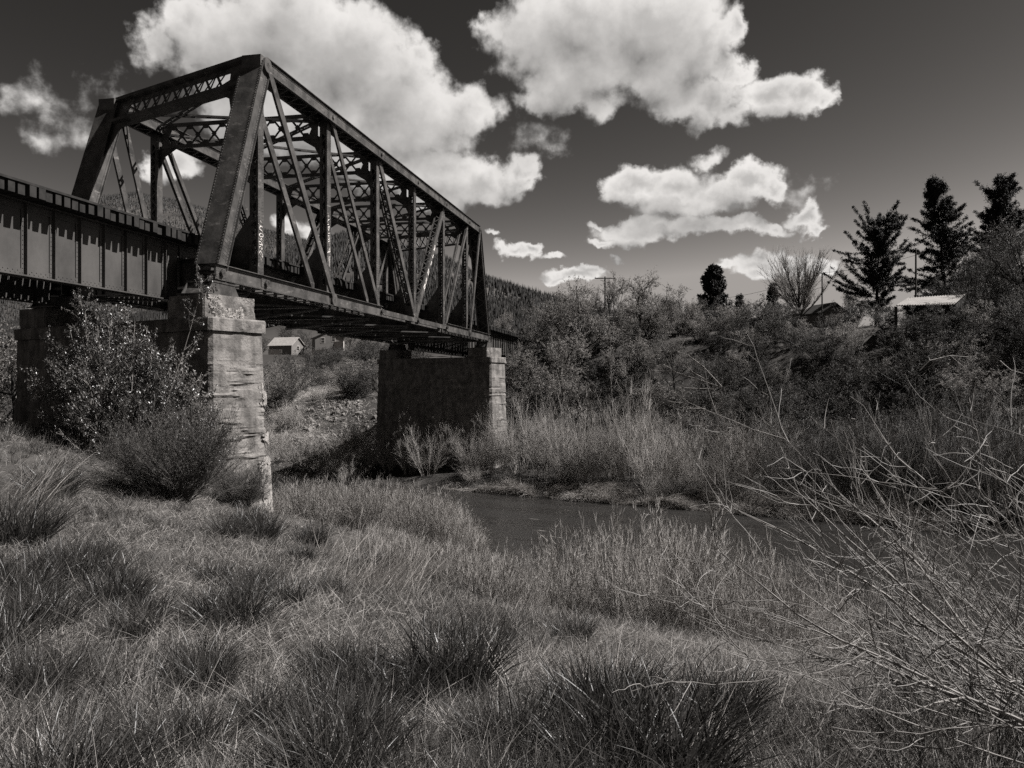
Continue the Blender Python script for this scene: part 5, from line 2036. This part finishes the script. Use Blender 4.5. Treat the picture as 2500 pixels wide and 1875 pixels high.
tus = [Proto('grass_tussock', 'grass clump', [('blades', tussock(500 + i, 560, 0.66, 0.0145, 0.55), 'grass_dark')]) for i in range(3)]
r = np.random.default_rng(79)
for (px, py, s, lab), q in zip(TUS, TPOS):
    tus[r.integers(3)].place(tuple(q), lab, r.uniform(0, 6.28), s * (0.85 if q[1] < 10 else 1.2))
for i in range(60):
    px = r.uniform(-50, 1500)
    d = 3.2 * (18 / 3.2) ** r.uniform(0, 1)
    if px > 1000 and d > 9:
        continue
    g0 = ground_at(px, d)
    s = r.uniform(0.35, 0.62) * (1 + 0.03 * d)
    tus[i % 3].place(g0, 'small dark grass tuft among others dotted over the near field', r.uniform(0, 6.28), s, group='small tufts in the near field')

# straw stalks standing in clumps
def straw_clump(seed, n, L, lean):
    r = np.random.default_rng(seed)
    mb = MB()
    B = np.column_stack([r.normal(0, 0.42, n), r.normal(0, 0.35, n), np.full(n, -0.03)])
    D = np.column_stack([r.normal(lean, 0.35, n), r.normal(0, 0.3, n), np.ones(n)])
    blades(mb, r, B, D, L * r.uniform(0.5, 1.15, n), 0.0085 * r.uniform(0.7, 1.3, n), 6, 0.35, lean=np.array([0.5, 0, 0]))
    return [('stalks', mb, 'straw_pale')]


for px, d, h, n, lean, seed, lab in [(890, 11.5, 0.85, 520, 0.5, 1, 'pale straw clump leaning right, below the pier and left of the water'), (30, 14.5, 1.5, 150, 0.75, 2, 'tall pale stalks leaning in from the left edge beside the sapling'),
                                     (1440, 5.9, 0.55, 60, 0.35, 3, 'small sheaf of pale stalks above the bottom tussock'), (1690, 5.0, 0.5, 110, 0.5, 4, 'pale dry stalks bending right beside the bottom tussock'), (820, 15.5, 1.1, 120, 0.4, 5, 'thin pale stalks above the straw clump')]:
    g0 = ground_at(px, d)
    plant_thing('straw_clump', lab, 'grass clump', straw_clump(seed + 600, n, h, lean), g0)

# the big bare bush leaning in from the right
def pale_bush():
    r = np.random.default_rng(83)
    st, tw = MB(), MB()
    roots = [np.array([4.0, 5.2, -2.45]), np.array([3.9, 4.6, -2.35]), np.array([4.7, 6.3, -2.9]), np.array([5.4, 7.4, -3.3]), np.array([3.5, 4.1, -2.15])]
    S, D, L, rr = [], [], [], []
    for i in range(46):
        S.append(roots[i % 5] + r.normal(0, 0.14, 3) * (1, 1, 0.3))
        th = r.uniform(0.02, 1.15)                   # from lying left to standing
        D.append((-math.cos(th), r.normal(0.12, 0.25), math.sin(th) * 0.95 + 0.15))
        L.append(r.uniform(1.9, 3.3) * np.interp(th, [0, 0.6, 1.15], [1.0, 0.95, 0.75]))
        rr.append(r.uniform(0.013, 0.022) if i % 4 == 0 else r.uniform(0.005, 0.010))
    P1, R1_ = walk(r, np.array(S), np.array(D), np.array(L), 12, 0.05, 0.075, np.array(rr), 0.16)
    tubes(st, P1, R1_, 7)
    P2, R2_ = offshoots(r, P1, R1_, 9, 0.15, 0.97, 0.60, 1.0, 9, 0.45, 0.14, 0.5, 0.0034, 0.35)
    tubes(tw, P2, R2_, 5)
    P3, R3_ = offshoots(r, P2, R2_, 4, 0.15, 0.95, 0.75, 0.42, 7, 0.25, 0.19, 0.6, 0.0024, 0.4)
    tubes(tw, P3, R3_, 4)
    return [('limbs', st, 'bark_pale'), ('twigs', tw, 'twig_pale')]


plant_thing('willow_bush', 'big bare pale branched bush leaning in from the right edge over the river', 'bush', pale_bush())

# finer undergrowth below it
r = np.random.default_rng(85)
under = [Proto('undergrowth_bush', 'bush', willow(450 + i, H=1.3, stems=26, open_=1.1, tw=8, rad0=0.005, foot=0.5, mat='twig_dark')) for i in range(2)]
for i, (px, d) in enumerate([(2350, 5.6), (2500, 5.2), (2300, 8.5), (2450, 7.6), (2420, 4.2), (2250, 11), (2480, 10.5), (2380, 13), (2560, 8)]):
    g0 = ground_at(px, d)
    s = r.uniform(0.55, 0.9)
    under[i % 2].place(g0, 'low dark tangled brush beneath the big pale bush', r.uniform(0, 6.28), s, group='tangled brush below the pale bush')

# ------------------------------------------------------------------ rubble on the far bank and stones at the waterline
def rocks():
    r = np.random.default_rng(87)
    ico_v, ico_f = [], []
    bmk = None
    import bmesh
    b_ = bmesh.new()
    bmesh.ops.create_icosphere(b_, subdivisions=1, radius=1.0)
    iv = np.array([v.co[:] for v in b_.verts])
    ifc = np.array([[v.index for v in f.verts] for f in b_.faces])
    b_.free()
    mb = MB()
    n = 2600
    px = r.uniform(690, 985, n)
    d = r.uniform(70, 88, n)
    px2 = r.uniform(1060, 2050, 70)
    xr = (px2 - 1250) / F
    d2 = (45.3 + np.abs(r.normal(0, 0.35, 70))) / (TV[0] * xr + TV[1])
    for k in range(n + 70):
        if k < n:
            x, y = (px[k] - 1250) / F * d[k], d[k]
            if TV[0] * x + TV[1] * y > 65 + 3 * math.sin(x):
                continue
            s = float(np.clip(r.lognormal(-2.5, 0.55), 0.03, 0.4))
        else:
            x, y = xr[k - n] * d2[k - n], d2[k - n]
            s = r.uniform(0.05, 0.12)
        v = iv * (1 + r.normal(0, 0.16, (len(iv), 1))) * s * r.uniform(0.6, 1.3, 3)
        a = r.uniform(0, 6.28)
        v = v @ np.array([[math.cos(a), math.sin(a), 0], [-math.sin(a), math.cos(a), 0], [0, 0, 1]])
        mb.add(v + (x, y, gz(x, y) + s * 0.05), ifc)
    o = mb.build('rubble', 'rock')
    tag(o, kind='stuff')


rocks()

# ------------------------------------------------------------------ buildings, poles, wires
def hz_at(px, d):
    return float(hill_z(np.array([math.atan((px - 1250) / F)]), np.array([d / math.cos(math.atan((px - 1250) / F))]))[0]) if d > 168 else ground_at(px, d)[2]


def house(name, label, cat, loc, rz, w, dp, wall, roofh, over, wmat, rmat, windows=(), base=1.5, door=None):
    """gabled house: ridge along its local x; w long, dp deep, windows as (face, along, up, width, height)"""
    root = empty(name, loc, rz, label, cat)
    mb = MB()
    mb.prism([(-w / 2, -dp / 2, -base), (-w / 2, dp / 2, -base), (-w / 2, dp / 2, wall), (-w / 2, 0, wall + roofh), (-w / 2, -dp / 2, wall)], (w, 0, 0))
    mb.build('wall', wmat, root)
    mb = MB()
    for sg in (-1, 1):
        e = (sg * (dp / 2 + over), wall - over * roofh / (dp / 2))
        mb.prism([(-w / 2 - over, 0, wall + roofh + 0.02), (-w / 2 - over, e[0], e[1] + 0.02), (-w / 2 - over, e[0], e[1] + 0.16), (-w / 2 - over, 0, wall + roofh + 0.16)], (w + 2 * over, 0, 0))
    mb.build('roof', rmat, root)
    for face, al, up_, ww, hh in windows:
        fr, gl = MB(), MB()
        if face == 'front':
            yy = -dp / 2 - 0.03
            fr.box(al - ww / 2 - 0.1, al + ww / 2 + 0.1, yy - 0.02, yy + 0.03, up_ - 0.1, up_ + hh + 0.1)
            gl.box(al - ww / 2, al + ww / 2, yy - 0.03, yy - 0.02, up_, up_ + hh * 0.47)
            gl.box(al - ww / 2, al + ww / 2, yy - 0.03, yy - 0.02, up_ + hh * 0.53, up_ + hh)
        else:
            xx = (-w / 2 - 0.03) if face == 'gableL' else (w / 2 + 0.03)
            sg = -1 if face == 'gableL' else 1
            x0, x1 = sorted((xx - sg * 0.03, xx + sg * 0.02))
            fr.box(x0, x1, al - ww / 2 - 0.1, al + ww / 2 + 0.1, up_ - 0.1, up_ + hh + 0.1)
            x0, x1 = sorted((xx + sg * 0.02, xx + sg * 0.03))
            gl.box(x0, x1, al - ww / 2, al + ww / 2, up_, up_ + hh * 0.47)
            gl.box(x0, x1, al - ww / 2, al + ww / 2, up_ + hh * 0.53, up_ + hh)
        f_ = fr.build('window', 'wallpale', root)
        gl.build('pane', 'glass', f_)
    return root


# seen under the span
d = 200.0
p_ = at(700, 858, d)
house('house', 'low house with pale roof and white gable trim, left under the bridge', 'house', (p_[0], p_[1], p_[2]), -0.35, 6.4, 5.2, 1.4, 1.9, 0.35, 'wallgrey', 'roofpale', (('gableR', 0, 0.2, 0.9, 1.0),))
p_ = at(800, 856, d)
house('house', 'grey two storey house with two upper windows, beside the low pale roofed house', 'house', (p_[0], p_[1], p_[2]), math.pi / 2 + 0.35, 7.0, 6.8, 3.0, 1.7, 0.3, 'wallgrey', 'roofdark', (('gableL', 1.6, 1.7, 0.8, 1.2), ('gableL', -0.9, 2.1, 0.7, 1.2)))
mb = MB()
p_ = at(827, 848, d - 3)
mb.obox(p_ + np.array([0, 0, 0.3]), (1.3, -0.35, 0), (0.05, 0.19, 0), (0, 0, 1.1))
o = mb.build('garage_wall', 'wallpale')
tag(o, 'bright white end wall joined to the grey two storey house', 'wall')


def board_fence(label, px0, px1, py0, py1, d):
    root = empty('board_fence', at(px0, py1, d), 0, label, 'fence')
    w = (px1 - px0) / F * d
    h = (py1 - py0) / F * d
    pn, ps = MB(), MB()
    r = np.random.default_rng(px0)
    for xx in np.arange(0, w, 0.2):
        pn.box(xx, xx + 0.18, -0.02, 0.02, -0.6, h + r.uniform(-0.05, 0.05))
    pn.build('panel', 'wallpale', root)
    for xx in np.arange(0.1, w, 2.0):
        q = MB()
        q.box(xx, xx + 0.12, 0.021, 0.14, -0.6, h - 0.1)
        q.build('post', 'boardgrey', root)


board_fence('pale board fence below the low white house', 655, 688, 853, 872, 180.0)
board_fence('pale board fence in front of the grey two storey house', 762, 812, 853, 870, 178.0)

mb = MB()
c0 = ground_at(825, 93)
for k, (dx, hh) in enumerate([(0, 0.62)]):
    mb.prism([(-0.8, -0.5, -0.3), (0.8, -0.5, -0.3), (0.74, -0.46, hh), (-0.78, -0.47, hh - 0.06)], (0.1, 1.0, 0))
    mb.prism([(-0.55, -0.52, hh - 0.05), (0.5, -0.52, hh - 0.05), (0.4, -0.3, hh + 0.08), (-0.4, -0.3, hh + 0.06)], (0.05, 0.6, 0))
o = mb.build('concrete_block', 'concrete')
o.location = c0
tag(o, 'squat concrete block in the grass under the span', 'block')

# road bridge glimpsed at the left edge
rb = empty('road_bridge', at(12, 905, 95.0), 0.0, 'pale road bridge parapet glimpsed at the left edge behind the pier', 'bridge')
k = 95.0 / F
mb = MB()
mb.box(-30, 7, -0.15, 0.15, 17 * k, 33 * k)
mb.build('parapet', 'wallpale', rb)
mb = MB()
mb.box(-30, 7, 0.16, 5, 3 * k, 17 * k)
mb.build('deck', 'board', rb)
mb = MB()
mb.box(-30, 7, -0.3, 0.1, -2 * k, 2.9 * k)
mb.build('girder', 'wallpale', rb)
for xx in np.arange(-29, 7, 2.6):
    mb = MB()
    mb.box(xx - 0.05, xx + 0.05, -0.22, -0.16, 17 * k, 37 * k)
    mb.build('post', 'board', rb)
for xx in (-18, 5):
    mb = MB()
    mb.box(xx - 0.6, xx + 0.6, 0.5, 4.5, -8, -2.2 * k)
    mb.build('pier', 'concrete', rb)

# open shed with ribbed metal roof on the bluff
d = 63.0
A_, B_, C_, D_ = at(2187, 747, 61.0), at(2328, 745, 61.0), at(2357, 720, 65.0), at(2216, 729, 65.0)
root = empty('shed', (A_ + B_) / 2 * np.array([1, 1, 0]) + np.array([0, 0, A_[2] - 2.6]), 0, 'open sided shed with a pale ribbed metal roof on the bluff', 'shed')
org = np.array(root.location)
nrm = unit(np.cross(B_ - A_, D_ - A_))
mb = MB()
mb.prism(np.array([A_, B_, C_, D_]) - org, nrm * 0.05)
for k in np.linspace(0.02, 0.98, 22):
    p0, p1 = A_ + (B_ - A_) * k, D_ + (C_ - D_) * k
    mb.bar(p0 - org + nrm * 0.07, p1 - org + nrm * 0.07, 0.05, 0.05, side=nrm)
mb.build('roof', 'metalroof', root)
for q in (A_, A_ + (B_ - A_) * 0.5, B_, C_, D_):
    mb = MB()
    q0 = q - org
    mb.box(q0[0] - 0.08, q0[0] + 0.08, q0[1] - 0.08, q0[1] + 0.08, -2.0, q0[2] - 0.05)
    mb.build('post', 'board', root)
mb = MB()
mb.prism([B_ - org + (0.05, 0, -0.06), C_ - org + (0.05, 0, -0.06), C_ - org + (0.05, 0, -4.5), B_ - org + (0.05, 0, -4.5)], (0.06, 0, 0))
mb.prism([D_ - org + (0, 0.1, -0.08), C_ - org + (0, 0.1, -0.08), C_ - org + (0, 0.1, -4.5), D_ - org + (0, 0.1, -4.5)], (0, 0.06, 0))
mb.prism([A_ - org + (1.6, 0.05, -1.1), B_ - org + (-0.1, 0.05, -1.0), B_ - org + (-0.1, 0.05, -4.0), A_ - org + (1.6, 0.05, -4.0)], (0, 0.06, 0))
mb.build('wall', 'board', root)

# cabin and outbuildings left of it
p_ = at(2010, 800, 88.0)
house('cabin', 'small dark gabled cabin with a white framed window, behind the tall thin pole', 'cabin', (p_[0], p_[1], p_[2]), math.pi / 2 + 0.25, 3.6, 3.0, 1.45, 0.95, 0.25, 'boardgrey', 'roofdark', (('gableL', -0.75, 0.35, 0.5, 0.8),), base=2.0)
p_ = at(1934, 797, 84.0)
house('wood_shed', 'little gabled woodshed with stacked pale logs, left of the cabin', 'shed', (p_[0], p_[1], p_[2]), math.pi / 2 - 0.2, 1.4, 1.3, 0.95, 0.45, 0.15, 'boardgrey', 'roofdark', (), base=2.0)
mb = MB()
r = np.random.default_rng(3)
for i in range(7):
    for j in range(6):
        q = p_ + np.array([-0.62 + i * 0.20 + (j % 2) * 0.08, -1.05, -0.4 + j * 0.19])
        mb.cyl(q, q + np.array([0.02, 0.3, 0]), 0.09 * r.uniform(0.8, 1.1), n=7)
o = mb.build('log_stack', 'rock')
tag(o, 'stack of sawn pale logs in front of the woodshed', 'logs')
A_, B_, C_, D_ = at(1766, 778, 92.0), at(1838, 786, 90.0), at(1850, 772, 93.0), at(1790, 768, 95.0)
root = empty('lean_to', A_ * np.array([1, 1, 1]) - np.array([0, 0, 2.2]), 0, 'half hidden lean-to with pale slatted roof left of the woodshed', 'shed')
org = np.array(root.location)
mb = MB()
nrm = unit(np.cross(B_ - A_, D_ - A_))
for k in np.linspace(0, 0.93, 14):
    q0, q1 = A_ + (B_ - A_) * k, A_ + (B_ - A_) * (k + 0.05)
    t0, t1 = D_ + (C_ - D_) * k, D_ + (C_ - D_) * (k + 0.05)
    mb.prism(np.array([q0, q1, t1, t0]) - org, nrm * 0.04)
mb.build('roof', 'roofpale', root)
for q in (A_, B_, C_, D_):
    mb = MB()
    q0 = q - org
    mb.box(q0[0] - 0.07, q0[0] + 0.07, q0[1] - 0.07, q0[1] + 0.07, -1.0, q0[2])
    mb.build('post', 'board', root)
root = empty('retaining_wall', at(1945, 804, 75.0), 0, 'dark timber retaining wall under the cabin yard', 'wall')
k = 75.0 / F
mb = MB()
mb.box(0, 95 * k, 0, 0.3, -62 * k, 0)
mb.build('planks', 'board', root)
mb = MB()
mb.box(-0.05, 96 * k, -0.06, 0.36, 0.003, 0.09)
mb.build('rail', 'boardgrey', root)

# utility poles
def utility_pole(px, d, top, base, r0, arms, lab, tilt=0.0):
    zt, zb = (937.5 - top) / F * d, (937.5 - base) / F * d
    x = (px - 1250) / F * d
    root = empty('utility_pole', (x, d, zb), 0, lab, 'utility pole')
    mb = MB()
    mb.cyl((0, 0, -2), (tilt, 0, zt - zb), r0, r0 * 0.7, n=8)
    mb.build('pole', 'pole', root)
    for (zz, l, r_2, ins) in arms:
        mb = MB()
        zc = zt - zb - zz
        mb.box(-l, r_2, -0.25, -0.10, zc - 0.08, zc + 0.08)
        mb.build('crossarm', 'pole', root)
        for xx in ins:
            mb = MB()
            mb.cyl((xx, -0.17, zc + 0.08), (xx, -0.17, zc + 0.28), 0.05, 0.03, n=6)
            mb.build('insulator', 'glass', root)
    return root, np.array([x, d, zt])


utility_pole(1477, 150, 675, 760, 0.17, [(0.35, 1.9, 1.9, (-1.8, 1.8))], 'utility pole with one wide crossarm rising behind the tall budding trees')
utility_pole(1407, 165, 698, 790, 0.17, [(1.1, 0.75, 0.75, (-0.65, 0.65))], 'utility pole with a short crossarm, left of the wide armed pole')
utility_pole(1302, 118, 747, 830, 0.12, [(0.15, 0.72, 0.72, (-0.6, -0.25, 0.25, 0.6))], 'thin pole with an insulator crossarm standing before the wooded hill')
_, w1_ = utility_pole(2007, 80, 666, 805, 0.085, [], 'tall thin bare pole in front of the cabin')
_, w2_ = utility_pole(2236, 76, 607, 720, 0.11, [], 'thick bare pole between the gnarled conifer and the middle conifer')


def wire(p0, p1, sag, lab):
    t = np.linspace(0, 1, 15)
    P = np.outer(1 - t, p0) + np.outer(t, p1)
    P[:, 2] -= sag * 4 * t * (1 - t)
    mb = MB()
    tubes(mb, P[None], np.full((1, 15), 0.016), 4)
    o = mb.build('overhead_wire', 'wire')
    tag(o, lab, 'wire', 'overhead wires')


wire(w1_, at(1775, 727, 96), 0.3, 'upper overhead wire running left from the thin pole to the pine')
wire(w1_ - (0, 0, 1.4), at(1775, 750, 96), 0.3, 'lower overhead wire running left from the thin pole to the pine')
wire(w1_, w2_ - (0, 0, 0.6), 0.25, 'overhead wire between the thin pole and the thick pole')
